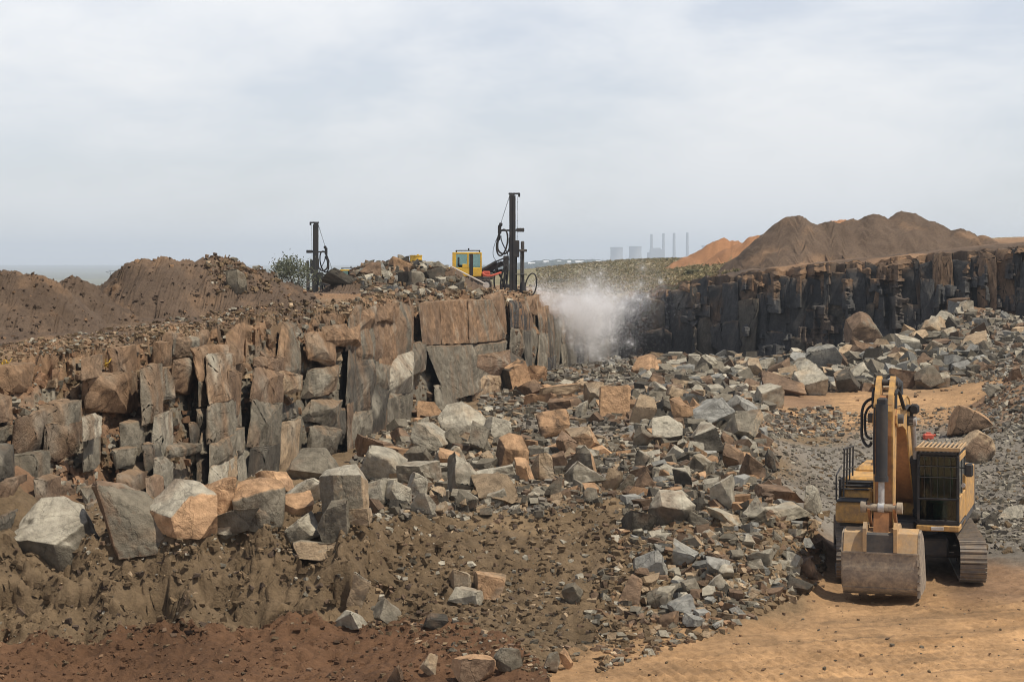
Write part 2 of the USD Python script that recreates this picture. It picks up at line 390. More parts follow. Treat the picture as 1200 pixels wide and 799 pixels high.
LOWC = [(-100, 30, 'red', .5), (200, 30, 'red', .5), (450, 32, 'red', .6), (0, 36, 'red', .7), (150, 35.5, 'red', .8), (300, 36, 'red', .8), (400, 37, 'red', .9), (250, 37.6, 'red', .9), (100, 37.2, 'red', .9), (430, 38.0, 'red', .9), (500, 36, 'red', .9),
        (560, 38.5, 'bank', 1.), (600, 36.5, 'red', .9), (650, 38.5, 'bank', 1.), (700, 40, 'slope', 1.), (600, 40.5, 'bank', 1.),
        (50, 38.0, 'bank', 1.3), (150, 38.2, 'bank', 1.4), (250, 38.75, 'bank', 1.4), (350, 39.1, 'bank', 1.4), (0, 38.3, 'bank', 1.3), (100, 38.6, 'bank', 1.4), (200, 38.9, 'bank', 1.5), (300, 39.2, 'bank', 1.5), (400, 39.6, 'bank', 1.4), (450, 40.6, 'slope', 1.2), (520, 42.5, 'bank', 1.2), (580, 44, 'slope', 1.), (640, 44, 'slope', 1.), (700, 44, 'slope', 1.), (740, 41.5, 'slope', 1.), (800, 42, 'slope', .9), (860, 41, 'slope', .9), (920, 43, 'slope', .9), (830, 44, 'tan', .9), (880, 45, 'slope', .9),
        (760, 33, 'road', .16), (900, 34, 'road', .16), (1050, 33, 'road', .16), (1200, 33, 'road', .16), (1350, 34, 'road', .16), (900, 37.3, 'road', .2), (1000, 38, 'road', .18), (1100, 39, 'road', .18), (1200, 40, 'road', .2), (1050, 43, 'road', .25), (1170, 45, 'tan', .3), (720, 35.3, 'road', .25), (800, 36.6, 'road', .2), (660, 33.8, 'road', .3), (690, 30, 'road', .2), (1020, 47, 'tan', .35), (1250, 43, 'tan', .3), (970, 43, 'road', .3),
        (1200, 50, 'gravel', .5), (960, 55, 'gravel', .4), (1050, 58, 'gravel', .35), (1150, 62, 'gravel', .4), (1000, 68, 'gravel', .35), (960, 75, 'gravel', .35), (1100, 74, 'gravel', .4), (1200, 66, 'gravel', .5), (1300, 60, 'gravel', .5), (1180, 76, 'gravel', .6), (1050, 80, 'gravel', .5),
        (950, 88, 'road', .2), (1020, 90, 'road', .2), (1000, 100, 'road', .2), (1080, 98, 'road', .2), (1150, 104, 'road', .25), (930, 100, 'tan', .4), (910, 84, 'tan', .4), (1220, 112, 'tan', .4),
        (1190, 90, 'tan', .7), (1230, 84, 'tan', .8), (1280, 80, 'slope', .8), (940, 79, 'slope', .5),
        (0, 41, 'bank', 1.), (100, 42, 'bank', .8), (250, 45, 'slope', .8), (350, 47, 'slope', .8), (20, 43, 'chute', .5), (40, 44, 'chute', .5), (-60, 42, 'chute', .5), (420, 55, 'slope', .8), (480, 68, 'slope', .9), (540, 84, 'bank', .9), (590, 92, 'bank', .9),
        (600, 60, 'slope', .9), (700, 58, 'slope', .9), (800, 55, 'bank', .8), (700, 70, 'gravel', .9), (760, 70, 'gravel', .9), (860, 62, 'slope', .9), (640, 105, 'tan', .9), (680, 125, 'slope', .8), (720, 110, 'gravel', .8), (800, 120, 'gravel', .8), (900, 125, 'gravel', .8), (850, 90, 'gravel', .7),
        (1000, 125, 'gravel', .8), (1060, 128, 'gravel', .8), (1120, 125, 'gravel', .8), (1120, 145, 'tan', .9), (1180, 125, 'gravel', .7), (1200, 140, 'gravel', .8), (1150, 148, 'tan', .9), (700, 160, 'gravel', .7), (900, 160, 'dark', .7)]

def relief(X, Y, Z, amp, lump=0.30, clod=0.15, far=1.0):
    P = np.stack([X, Y, Z], -1)
    n1 = fbm(P * 0.9, 3, 21) - 0.5
    n2 = fbm(P * 3.3, 4, 22)
    n2 = np.abs(n2 - 0.5) * 2
    n3 = fbm(P * 9.0, 3, 23) - 0.5
    n4 = np.abs(fbm(P * 7.0, 3, 24) - 0.5) * 2
    return amp * (lump * n1 * 1.7 + clod * (0.35 - n2) * 1.5 + 0.07 * (0.3 - n4) + 0.11 * n3) * far

LC = np.arange(-300, 1501, 3.3)
d_low = [24.0]
while d_low[-1] < 197:
    d = d_low[-1]
    d_low.append(d * (1 + (0.0065 if d < 34 else 0.0019 if d < 48 else 0.0046 if d < 100 else 0.007)))
LR = np.array(d_low)
ZL = on_grid(LOWF, LC, LR)
C_, D_ = np.meshgrid(LC, LR, indexing='ij')
VL = blend(LOWC, C_, D_)
XL = (C_ - CX) / F * D_
AMP = VL[..., 3]
# the red soil lies against the foot of the bank as a low ridge with its own edge
edge = np.interp(C_, [-300, -150, 0, 100, 200, 300, 400, 470, 540, 600, 640, 665], [36.9, 36.9, 36.9, 36.9, 37.3, 37.8, 38.2, 38.5, 38.0, 36.2, 34.2, 30])
edge = edge + 0.7 * (fbm(np.stack([XL * 0.45, 0 * XL, 0 * XL], -1), 4, 28) - 0.5) + 0.5 * (fbm(np.stack([XL * 3, D_ * 3, 0 * XL], -1), 3, 29) - 0.5)
redw = np.clip((edge - D_) / 0.10, 0, 1)
brown = (D_ < 44) & (VL[..., 0] / VL[..., 2] > 2.4) & (VL[..., 0] < 0.2) & (C_ < 760)
VL[..., :3] = np.where(brown[..., None], TONE['bank'], VL[..., :3])
VL[..., :3] = VL[..., :3] * (1 - redw[..., None]) + TONE['red'] * redw[..., None]
ZL = ZL + 0.30 * np.clip((edge - D_) / 0.35, 0, 1) * np.clip(1 - (edge - D_) / 2.6, 0, 1)
PB = np.stack([XL * 0.9, D_ * 1.5, 0 * XL], -1)
rough_bank = np.clip((AMP - 0.85) / 0.5, 0, 1) * np.clip(1 - np.abs(D_ - 40) / 9, 0, 1)
ZL = ZL + relief(XL, D_, ZL, AMP) + rough_bank * (np.abs(fbm(PB * 0.8, 4, 27) - 0.5) * -2.5 + 0.36)
# wheel ruts along the haul road
rut = np.clip(1 - np.abs(AMP - 0.18) / 0.1, 0, 1)
trk = D_ - 0.32 * XL + 0.9 * np.sin(XL * 0.16)               # wheel tracks sweep round the foot of the heap
lane = np.clip(fbm(np.stack([trk * 1.1, XL * 0.05, 0 * XL], -1), 3, 36) - 0.42, 0, 1) * 3
ZL = ZL + rut * (0.09 * (fbm(np.stack([trk * 2.6, XL * 0.22, 0 * XL], -1), 4, 31) - 0.5) * 2 + 0.035 * np.clip(lane, 0, 1) * np.sin(XL * 27.0 + trk * 6.0) + 0.05 * (fbm(np.stack([trk * 7.0, XL * 0.8, 0 * XL], -1), 3, 35) - 0.5) + 0.07 * (fbm(np.stack([XL * 5, D_ * 5, 0 * XL], -1), 4, 32) - 0.5))
# lumps lean out of the steep banks
gz = np.gradient(ZL, axis=1) / np.gradient(D_, axis=1)
steep = np.clip((gz - 0.45) / 0.8, 0, 1)
PL = np.stack([XL, D_, ZL], -1)
YL = D_ - steep * AMP * 0.34 * ((fbm(PL * 2.0, 5, 41) - 0.45) * 1.5 - np.abs(fbm(PL * 5.0, 4, 43) - 0.5) * 0.9)
XL2 = XL + steep * AMP * 0.2 * (fbm(PL * 2.4, 3, 42) - 0.5)
CL = VL[..., :3] * (0.80 + 0.42 * fbm(PL * np.array([1.3, 1.3, 3.0]), 4, 51))[..., None]
# streaks of drier dust left by wheels on the road
dust = rut * ((fbm(np.stack([trk * 2.2, XL * 0.12, 0 * XL], -1), 5, 33) - 0.5) * 1.5 + (fbm(np.stack([trk * 8.0, XL * 0.5, 0 * XL], -1), 3, 37) - 0.5) * 0.7 + (fbm(np.stack([XL * 1.4, D_ * 1.4, 0 * XL], -1), 5, 34) - 0.5) * 0.7)
CL = CL * (1 + dust[..., None] * np.array([0.75, 0.7, 0.6]))
wet = np.clip((fbm(PL * 0.5, 4, 52) - 0.52) * 4, 0, 1) * np.clip(1 - rut, 0, 1)
CL = CL * (1 - 0.28 * wet[..., None])

def sheet(nc, nr):
    i = np.arange(nc * nr).reshape(nc, nr)
    a, b, c, d = i[:-1, :-1].ravel(), i[1:, :-1].ravel(), i[1:, 1:].ravel(), i[:-1, 1:].ravel()
    return np.vstack([np.stack([a, b, c], 1), np.stack([a, c, d], 1)])

FL = sheet(len(LC), len(LR))
VV = np.stack([XL2, YL, ZL], -1).reshape(-1, 3)
is_red = (VL[..., 0] / VL[..., 2] > 3.55) & (D_ < 44) & (VL[..., 0] < 0.27)
fred = is_red.ravel()[FL].sum(1) >= 2
def part_of(V, Fc, Cc, pick):
    f = Fc[pick]
    u, inv = np.unique(f, return_inverse=True)
    return tm(V[u], inv.reshape(-1, 3)), Cc[u]
m, c = part_of(VV, FL, CL.reshape(-1, 3), ~fred)
tag(obj('pit_floor', m, 'soil', smooth=True, cd=c), 'quarry floor of tan haul road, grey gravel and brown earth bank', 'quarry floor', kind='structure')
m, c = part_of(VV, FL, CL.reshape(-1, 3), fred)
tag(obj('red_soil', m, 'soil', smooth=True, cd=c), 'red brown loose soil spread along the front of the earth bank', 'soil', kind='structure')

# where a line of sight meets the lower ground
PYL = HOR - (ZL - H) * F / D_
FIRST = np.minimum.accumulate(PYL, axis=1)
def hit_low(px, py):
    """depth and height of the lower ground seen at (px, py)"""
    k = np.clip((px - LC[0]) / (LC[1] - LC[0]), 0, len(LC) - 1.001)
    col = FIRST[int(round(k))]
    j = int(np.searchsorted(-col, -py))
    j = min(max(j, 0), len(LR) - 1)
    return LR[j], ZL[int(round(k)), j]
ZI = RegularGridInterpolator((LC, np.log(LR)), ZL, bounds_error=False, fill_value=None)
def z_low(X, Y):
    X, Y = np.asarray(X, float), np.asarray(Y, float)
    return ZI(np.stack([CX + X / Y * F, np.log(Y)], -1))

# ------------------------------------------------------------------ the ground above the rim
UP = [(px, t, dt) for px, t, dt, _, _ in RIM]
UP += [(0, 402, 50), (100, 392, 53), (200, 374, 62), (300, 356, 76), (350, 346, 84), (400, 346, 85), (450, 344, 98), (520, 338, 114), (590, 339, 128), (622, 343, 136),
       (-100, 390, 56), (0, 376, 66), (100, 372, 70), (200, 364, 78), (300, 352, 92), (400, 343, 110), (370, 353, 150), (430, 353, 155), (400, 352, 175), (330, 352, 160), (500, 338, 140), (600, 334, 160), (200, 345, 150), (0, 345, 150), (500, 338, 209), (600, 333, 205),
       (0, 345, 300), (200, 345, 300), (400, 340, 300), (550, 332, 300), (0, 350, 700), (300, 345, 700), (550, 322, 700), (-300, 360, 400),
       (640, 338, 190), (680, 338, 205), (640, 327, 300), (640, 315, 600), (680, 312, 500), (740, 330, 230), (740, 304.5, 400), (700, 318, 320), (700, 307, 460), (800, 315, 230), (800, 303, 370), (860, 310, 220), (860, 303, 320), (800, 305, 700), (900, 305, 400), (720, 309, 700),
       (880, 314, 180), (960, 307, 178), (1060, 299, 172), (1160, 289, 166), (960, 300, 250), (1060, 295, 250), (1200, 280, 200), (1160, 279, 240), (1260, 278, 200), (1200, 285, 400), (1400, 275, 250), (1100, 300, 600), (1400, 290, 600)]
UPF = surface(UP)
UPC = [(0, 46, 'edge', .8), (100, 50, 'edge', .8), (60, 49, 'tan', .8), (200, 56, 'edge', .8), (300, 64, 'edge', .8), (400, 75, 'edge', .9), (450, 88, 'tan', .9), (520, 104, 'tan', .9), (590, 120, 'tan', .9), (620, 132, 'tan', .8),
       (100, 54, 'heap', .5), (0, 52, 'heap', .6), (200, 61, 'heap', .5), (300, 74, 'edge', .6), (380, 84, 'tan', .7), (440, 97, 'heap', .7), (500, 112, 'heap', .7), (560, 125, 'tan', .6), (250, 80, 'heap', .7), (100, 80, 'heap', .7), (0, 80, 'heap', .7), (400, 130, 'heap', .6), (600, 160, 'edge', .6), (350, 200, 'heap', .5),
       (660, 150, 'slope', .6), (690, 175, 'slope', .6), (700, 195, 'straw', .5), (725, 195, 'straw', .5), (760, 192, 'straw', .5), (800, 186, 'grass', .6), (840, 176, 'dark', .6), (880, 170, 'heap', .9), (920, 167, 'tan', .9), (960, 164, 'heap', .9), (1060, 158, 'tan', .9), (1110, 156, 'heap', .9), (1160, 153, 'heap', .9), (1260, 146, 'heap', .9), (900, 175, 'heap', .7), (1060, 170, 'heap', .7),
       (640, 250, 'grass', .6), (700, 230, 'straw', .6), (740, 260, 'grass', .6), (800, 240, 'grass', .6), (850, 230, 'grass', .6), (700, 320, 'grass', .6), (780, 320, 'straw', .6), (640, 400, 'grass', .5), (740, 380, 'grass', .5), (860, 330, 'grass', .5), (660, 600, 'grass', .5), (800, 600, 'grass', .5),
       (940, 200, 'heap', .6), (1060, 190, 'heap', .6), (1180, 200, 'tan', .5), (1250, 190, 'tan', .5), (1190, 260, 'straw', .4), (1000, 300, 'heap', .5), (300, 500, 'grass', .4), (0, 500, 'grass', .4), (1200, 500, 'grass', .4)]
# spoil heaps: peaks (px, py, d), slope, reach in depth
HEAPS = {
    'left_near': ([(-150, 306, 55), (-60, 314, 55), (-20, 317, 56), (12, 318, 56.5), (42, 320, 57), (88, 327, 60)], 0.80, 1.5, 0.5, 'heap'),
    'left_far': ([(165, 303, 68), (190, 300, 68), (216, 306, 68.5), (250, 299, 69), (268, 301, 69), (300, 310, 71), (335, 324, 74)], 0.85, 1.5, 0.5, 'heap'),
    'right_big': ([(936, 257, 182), (972, 262, 182), (1000, 261, 183), (1026, 254, 183), (1062, 250, 183), (1080, 258, 182), (1100, 268, 181), (1125, 271, 180), (1152, 279, 178)], 0.83, 1.25, 1.2, 'heap'),
    'orange_front': ([(890, 277, 232), (908, 283, 230)], 0.62, 1.0, 0.9, 'orange_soil'),
    'orange_back': ([(846, 278, 262), (860, 282, 262)], 0.66, 1.0, 0.9, 'orange_soil'),
    'stone_heap': ([(418, 325, 108), (442, 311, 110), (468, 307, 111), (490, 306, 111), (512, 314, 112), (530, 327, 112)], 0.62, 1.3, 0.7, 'heap'),
    'orange_top': ([(985, 257.5, 215)], 0.5, 1.0, 1.0, 'orange_soil'),
}
def heap_z(key, X, Y):
    peaks, slope, ay, rr, _ = HEAPS[key]
    out = np.full(X.shape, -99.0)
    for px, py, d in peaks:
        x0, z0 = (px - CX) / F * d, zof(py, d)
        r = np.sqrt((X - x0) ** 2 + ((Y - d) / ay) ** 2)
        out = np.maximum(out, z0 - slope * (np.sqrt(r * r + rr * rr) - rr))
    P = np.stack([X, Y, 0 * X], -1)
    s = 1.0 if peaks[0][2] < 100 else 0.45
    n = fbm(P * s * 0.55, 5, 61) - 0.5
    gully = np.abs(fbm(P * s * 1.7, 4, 62) - 0.5)
    return out + (n * 0.75 - gully * 0.55 + 0.12) / (s ** 0.7) - {'left_near': 0.27, 'left_far': 0.16, 'orange_top': 0.3}.get(key, 0.0)

UC = np.arange(-300, 1501, 3.3)
tt = [0.0]
while tt[-1] < 1:
    tt.append(tt[-1] + (0.0010 if tt[-1] < 0.20 else 0.0040 if tt[-1] < 0.42 else 0.014))
tt = np.array(tt)
tt /= tt[-1]
_, dtop, _, _ = rim(UC)
ragged = (fbm(np.stack([UC * 0.11, 0 * UC, 0 * UC], -1), 4, 71) - 0.5) * 0.022
dtop = dtop * (1 + ragged) + 0.12
DU = np.exp(np.log(dtop)[:, None] * (1 - tt) + math.log(720.0) * tt)
CU = np.repeat(UC[:, None], len(tt), 1)
cg, rg = np.arange(-300, 1501, 9.0), np.exp(np.linspace(math.log(28), math.log(760), 330))
cgm, rgm = np.meshgrid(cg, rg, indexing='ij')
ZU = RegularGridInterpolator((cg, np.log(rg)), UPF(uw(cgm.ravel(), rgm.ravel())).reshape(cgm.shape), bounds_error=False, fill_value=None)(np.stack([CU, np.log(DU)], -1))
XU = (CU - CX) / F * DU
VU = blend(UPC, CU, DU)
near = np.clip(120 / DU, 0.35, 1.0)
ZU = ZU + relief(XU, DU, ZU, VU[..., 3] * 0.8) * 1.0
which = np.zeros(XU.shape, int)
CUc = VU[..., :3].copy()
for k, key in enumerate(HEAPS, 1):
    hz = heap_z(key, XU, DU)
    hz = hz + relief(XU, DU, hz, np.full(XU.shape, 0.75))
    on = hz > ZU
    ZU = np.where(on, hz, ZU)
    which[on] = k
    CUc[on] = TONE[HEAPS[key][4]]
ZU = ZU - LIP(UC)[:, None] * np.clip(1 - (DU - dtop[:, None]) / (dtop[:, None] * 0.035), 0, 1) ** 1.5
ZU[:, 0] = ZU[:, 1] - 1.6
PU = np.stack([XU, DU, ZU], -1)
s1 = np.where(DU > 100, 0.45, 1.0)[..., None]
blot = fbm(PU * s1 * 0.9, 4, 81)
CUc = CUc * (0.72 + 0.56 * fbm(PU * s1 * 0.6, 4, 82))[..., None]
heapm = (which > 0) & (which <= 3)
orange = np.clip((blot - 0.56) * 6, 0, 1) * np.where(heapm, 0.55, 0.0)
crest = np.clip((ZU - zof(312.0, DU)) / 0.35, 0, 1) * (which == 2) * 0.55 * np.clip((blot - 0.35) * 4, 0, 1)   # weathered cap tipped last on the left heap
orange = np.maximum(orange, crest)
CUc = CUc * (1 - orange[..., None]) + TONE['tan'] * 1.15 * orange[..., None]
FU = sheet(len(UC), len(tt))
VV2 = PU.reshape(-1, 3)
CC2 = CUc.reshape(-1, 3)
fw = which.ravel()[FU]
fmaj = np.where(fw[:, 0] == fw[:, 1], fw[:, 0], fw[:, 2])
HL = {1: 'dark brown earth mound at the far left of the rock bench', 2: 'twin peaked brown earth mound with orange cap left of the distant drill rig',
      3: 'long grey brown spoil heap, largest of all, above the dark far rock wall', 4: 'small orange soil heap touching the left foot of the big spoil heap', 5: 'pointed orange soil heap beside the power station chimneys',
      6: 'low heap of earth and broken stone beside the yellow cab drill rig',
      7: 'orange soil tip peeking over the saddle of the big spoil heap'}
far_f = (DU.ravel()[FU].min(1) > 1e9)
grassy = (DU.ravel()[FU].mean(1) > 174) & (CU.ravel()[FU].mean(1) > 500) & (fmaj == 0)
m, c = part_of(VV2, FU, CC2, (fmaj == 0) & ~grassy)
tag(obj('quarry_bench', m, 'soil', smooth=True, cd=c), 'brown stony bench top above the left rock face', 'bench', kind='structure')
m, c = part_of(VV2, FU, CC2, grassy)
tag(obj('grass_plain', m, 'grassland', smooth=True, cd=c), 'dry olive grassland beyond the quarry rim', 'grassland', kind='structure')
for k in HL:
    if (fmaj == k).any():
        m, c = part_of(VV2, FU, CC2, fmaj == k)
        tag(obj('spoil_heap', m, 'soil', smooth=True, cd=c), HL[k], 'soil heap')
PYU = HOR - (ZU - H) * F / DU
FIRU = np.minimum.accumulate(PYU, axis=1)
def hit_up(px, py):
    i = int(np.clip(round((px - UC[0]) / (UC[1] - UC[0])), 0, len(UC) - 1))
    j = min(int(np.searchsorted(-FIRU[i], -py)), len(tt) - 1)
    return DU[i, j], ZU[i, j]
def z_up(px, d):
    i = int(np.clip(round((px - UC[0]) / (UC[1] - UC[0])), 0, len(UC) - 1))
    return float(np.interp(d, DU[i], ZU[i]))

# far country out to the horizon
fc = np.arange(-500, 1701, 10.0)
fr = np.exp(np.linspace(math.log(680), math.log(15000), 90))
cF, dF = np.meshgrid(fc, fr, indexing='ij')
xF = (cF - CX) / F * dF
tgt = np.interp(np.log(dF), np.log([680, 1500, 3200, 8000, 15000]), [-10, -26, -36, -34, -22])
left = np.interp(cF, [480, 640], [1, 0])
tgt2 = np.interp(np.log(dF), np.log([680, 1500, 3000, 4500, 8000, 15000]), [-1.5, -14, -16, 3.0, -6, -8])
zF = left * tgt + (1 - left) * tgt2 - 1.0 + np.clip((dF - 900) / 3000, 0, 1) * 9 * (fbm(np.stack([xF / 900, dF / 900, 0 * xF], -1), 4, 91) - 0.5)
mF = tm(np.stack([xF, dF, zF], -1).reshape(-1, 3), sheet(len(fc), len(fr)))
colF = TONE['far'] * (0.6 + 0.8 * fbm(np.stack([xF / 300, dF / 300, 0 * xF], -1), 4, 92))[..., None]
tag(obj('distant_plain', mF, 'grassland', smooth=True, cd=colF.reshape(-1, 3)), 'hazy blue plain reaching to the horizon', 'plain', kind='structure')
# skirt of ground behind and beside the viewer so the land does not stop at the frame
tag(obj('quarry_apron', tm([[-60, -60, -0.15], [70, -60, -0.15], [70, 25.5, -0.15], [-60, 25.5, -0.15]], [[0, 1, 2], [0, 2, 3]]), 'soil', cd=np.tile(TONE['road'], (4, 1))), 'tan haul road running on behind the viewer', 'road', kind='structure')

# ------------------------------------------------------------------ stone
def block(ext, rng, cuts=3, jit=0.16, detail=6, rough=0.03, crisp=1, box=1.0):
    """an angular piece of blasted rock about ext in size, centred on the origin: (mesh, facet number of each vertex, facet normals)"""
    N, D = [], []
    for ax in range(3):
        for s in (-1, 1):
            n = np.zeros(3)
            n[ax] = s
            n += rng.normal(0, jit, 3)
            n /= np.linalg.norm(n)
            N.append(n)
            D.append(0.5 * rng.uniform(0.86, 1.0) * box)
    for _ in range(cuts):
        n = rng.choice([-1, 1], 3) * rng.uniform(0.3, 1.0, 3)
        if rng.random() < 0.5:
            n[rng.integers(3)] *= 0.15
        n /= np.linalg.norm(n)
        D.append(np.abs(n).sum() * 0.5 * rng.uniform(0.56, 0.86))
        N.append(n)
    N, D = np.array(N), np.array(D)
    hs = np.hstack([N, -D[:, None]])
    pts = HalfspaceIntersection(hs, np.zeros(3)).intersections
    pts = pts[np.isfinite(pts).all(1)]
    m = trimesh.Trimesh(*_hull(pts), process=True)
    lo, hi = m.bounds
    ext = np.asarray(ext, float)
    m.vertices = (m.vertices - (lo + hi) / 2) / (hi - lo) * ext
    if detail > 0:
        step = ext.mean() / detail
        v, f = trimesh.remesh.subdivide_to_size(m.vertices, m.faces, step, max_iter=8)
        m = trimesh.Trimesh(v, f, process=True)
        m.merge_vertices()
        nrm0 = np.array(m.vertex_normals)
        if crisp:
            trimesh.smoothing.filter_laplacian(m, lamb=0.45, iterations=crisp)
        off = rng.uniform(0, 500, 3)
        q = np.array(m.vertices) / ext.mean()
        a = fbm(q * 1.9 + off, 3, 5) - 0.5
        b = np.abs(fbm(q * 5.0 + off, 3, 6) - 0.5)
        m.vertices = m.vertices + nrm0 * ((a * 2.0 - b * 1.1 + 0.1) * rough * ext.mean())[:, None]
    return m, N

def _hull(pts):
    h = ConvexHull(pts)
    c = pts.mean(0)
    f = h.simplices.copy()
    a, b, d = pts[f[:, 0]], pts[f[:, 1]], pts[f[:, 2]]
    flip = ((np.cross(b - a, d - a)) * (a - c)).sum(1) < 0
    f[flip] = f[flip][:, ::-1]
    return pts, f

def stain(m, tone, rng, face_tones=None, strength=0.6, vary=0.10):
    """the rock's own colour: fresh grey stone with iron stained joint faces"""
    v, n = np.array(m.vertices), np.array(m.vertex_normals)
    base = TONE[tone] * (1 + rng.normal(0, vary))
    c = np.tile(base, (len(v), 1))
    size = np.ptp(v, axis=0).mean()
    off = rng.uniform(0, 300, 3)
    a = fbm(v / size * 1.8 + off, 4, 8)
    b = fbm(v / size * 5.0 + off, 3, 9)
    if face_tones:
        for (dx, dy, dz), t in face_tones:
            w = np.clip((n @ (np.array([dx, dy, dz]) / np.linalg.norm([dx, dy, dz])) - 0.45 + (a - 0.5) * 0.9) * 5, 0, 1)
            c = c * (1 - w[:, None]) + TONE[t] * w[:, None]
    second = {'g': 't', 'G': 'b', 't': 'g', 'o': 'b', 'b': 'o', 'd': 'b', 'u': 'g', 'k': 'b'}.get(tone)
    if second:
        w = np.clip((a - 0.54) * 5, 0, 1) * strength
        c = c * (1 - w[:, None]) + TONE[second] * w[:, None]
    return np.clip(c * (0.70 + 0.60 * b)[:, None], 0.01, 0.9)

# ------------------------------------------------------------------ the rock faces round the pit
def face_point(px, py):
    """a point on the rock face seen at (px, py), and the outward horizontal normal"""
    t, dt, f_, df = [float(a[0]) for a in rim([px])]
    k = np.clip((py - t) / (f_ - t), -0.1, 1.1)
    d = dt + (df - dt) * k
    a0 = world(px - 12, t, float(rim([px - 12])[1][0]))
    a1 = world(px + 12, t, float(rim([px + 12])[1][0]))
    s = (a1 - a0)[:2]
    s /= np.linalg.norm(s)
    return world(px, py, d), np.array([s[1], -s[0]]), k

pc = np.arange(-300, 1501, 2.8)
kk = np.linspace(-0.02, 1.04, 95)
t_, dt_, f_, df_ = [a[:, None] for a in rim(pc)]
dt_ = dt_ * (1 + ((fbm(np.stack([pc * 0.11, 0 * pc, 0 * pc], -1), 4, 71) - 0.5) * 0.022))[:, None]
KK = kk[None, :]
Dm = dt_ + (df_ - dt_) * KK + 0.0
Pm = t_ + (f_ - t_) * KK
Xm = (pc[:, None] - CX) / F * Dm
Zm = H + (HOR - Pm) / F * Dm
PQ = np.stack([Xm, Dm, Zm], -1)
farw = np.clip((pc - 640) / 80, 0, 1)[:, None]
colm = fbm(np.stack([pc[:, None] * 0.16 + 0 * Zm, 0 * Zm, Zm * 0.18], -1), 3, 101) - 0.5     # vertical jointing
rl = fbm(PQ * 1.3, 4, 102) - 0.5
def joints(wide, tall, seed):
    """each jointed block of the face stands proud or back by its own amount"""
    q = (np.stack([pc / wide, 0 * pc, 0 * pc], -1))
    u = (pc / wide)[:, None] + 1.1 * (fbm(np.stack([pc[:, None] * 0.03 + 0 * Zm, 0 * Zm, Zm * 0.25], -1), 3, seed) - 0.5)
    i = np.floor(u).astype(int)
    rr = np.random.default_rng(seed)
    shift, dep = rr.uniform(0, 9, 4000), rr.uniform(-0.5, 0.5, (4000, 60))
    w = Zm / tall + shift[i + 1000] + 0.5 * (fbm(PQ * 0.8, 2, seed + 1) - 0.5)
    j = np.floor(w).astype(int) % 60
    return dep[i + 1000, j]
jt = joints(17.0, 1.25, 201) * 0.75 + joints(8.0, 0.7, 202) * 0.3
back = 0.14 - rl * 0.7 + jt * (1 + farw) - colm * 1.5 * (0.5 + farw) * np.clip(KK / 0.35, 0.05, 1) - 0.25 * (np.abs(fbm(PQ * 4.0, 3, 103) - 0.5))
back = 0.5 + (back - 0.5) * np.clip(KK / 0.07, 0, 1) - 0.25 * np.clip(1 - np.abs(KK - 0.06) / 0.05, 0, 1) * (rl + 0.5)
Dm2 = Dm + back * (0.9 + 0.5 * farw)
Zm = Zm - LIP(pc)[:, None] * np.clip(1 - KK / 0.22, 0, 1)
VM = np.stack([(pc[:, None] - CX) / F * Dm2, Dm2, Zm + 0.12 * (fbm(PQ * 2.0, 3, 104) - 0.5)], -1)
mixn = fbm(PQ * np.array([1, 1, 0.6]), 4, 105)
soilf = np.clip((0.33 - KK + (mixn - 0.5) * 0.7) * 5, 0, 1)
lowc = np.where(farw[..., None] > 0.5, TONE['k'] * 1.25, TONE['bank'])
midc = np.where(farw[..., None] > 0.5, TONE['tan'] * 0.75, TONE['tan'])
lowc = np.where((farw[..., None] < 0.5) & (jt[..., None] < 0.12), TONE['G'], lowc)
CM = lowc * (1 - soilf[..., None]) + midc * soilf[..., None]
leftsoil = np.clip((270 - pc[:, None]) / 160, 0, 1) * np.clip((mixn - 0.36) * 6, 0, 1)
CM = CM * (1 - leftsoil[..., None]) + TONE['chute'] * leftsoil[..., None]
wallstain = farw * np.clip((fbm(np.stack([pc[:, None] * 0.02 + 0 * Zm, 0 * Zm, Zm * 0.12], -1), 4, 106) - 0.52) * 6, 0, 1) * 0.55
CM = CM * (1 - wallstain[..., None]) + TONE['b'] * 0.8 * wallstain[..., None]
CM = CM * (0.72 + 0.55 * fbm(PQ * 2.2, 3, 107))[..., None]
FMm = sheet(len(pc), len(kk))[:, ::-1]
isleft = pc[FMm // len(kk)].mean(1) < 716
left_face = tag(UsdGeom.Xform.Define(stage, '/World/rock_face'), 'stepped orange and grey jointed rock face under the drill rigs, left', 'rock face', kind='structure')
far_wall = tag(UsdGeom.Xform.Define(stage, '/World/rock_wall'), 'tall dark columned rock wall below the big spoil heap, far right', 'rock wall', kind='structure')
m, c = part_of(VM.reshape(-1, 3), FMm, CM.reshape(-1, 3), isleft)
obj('earth_backing', m, 'rock', left_face, smooth=30, cd=c)
m, c = part_of(VM.reshape(-1, 3), FMm, CM.reshape(-1, 3), ~isleft)
obj('earth_backing', m, 'rock', far_wall, smooth=30, cd=c)

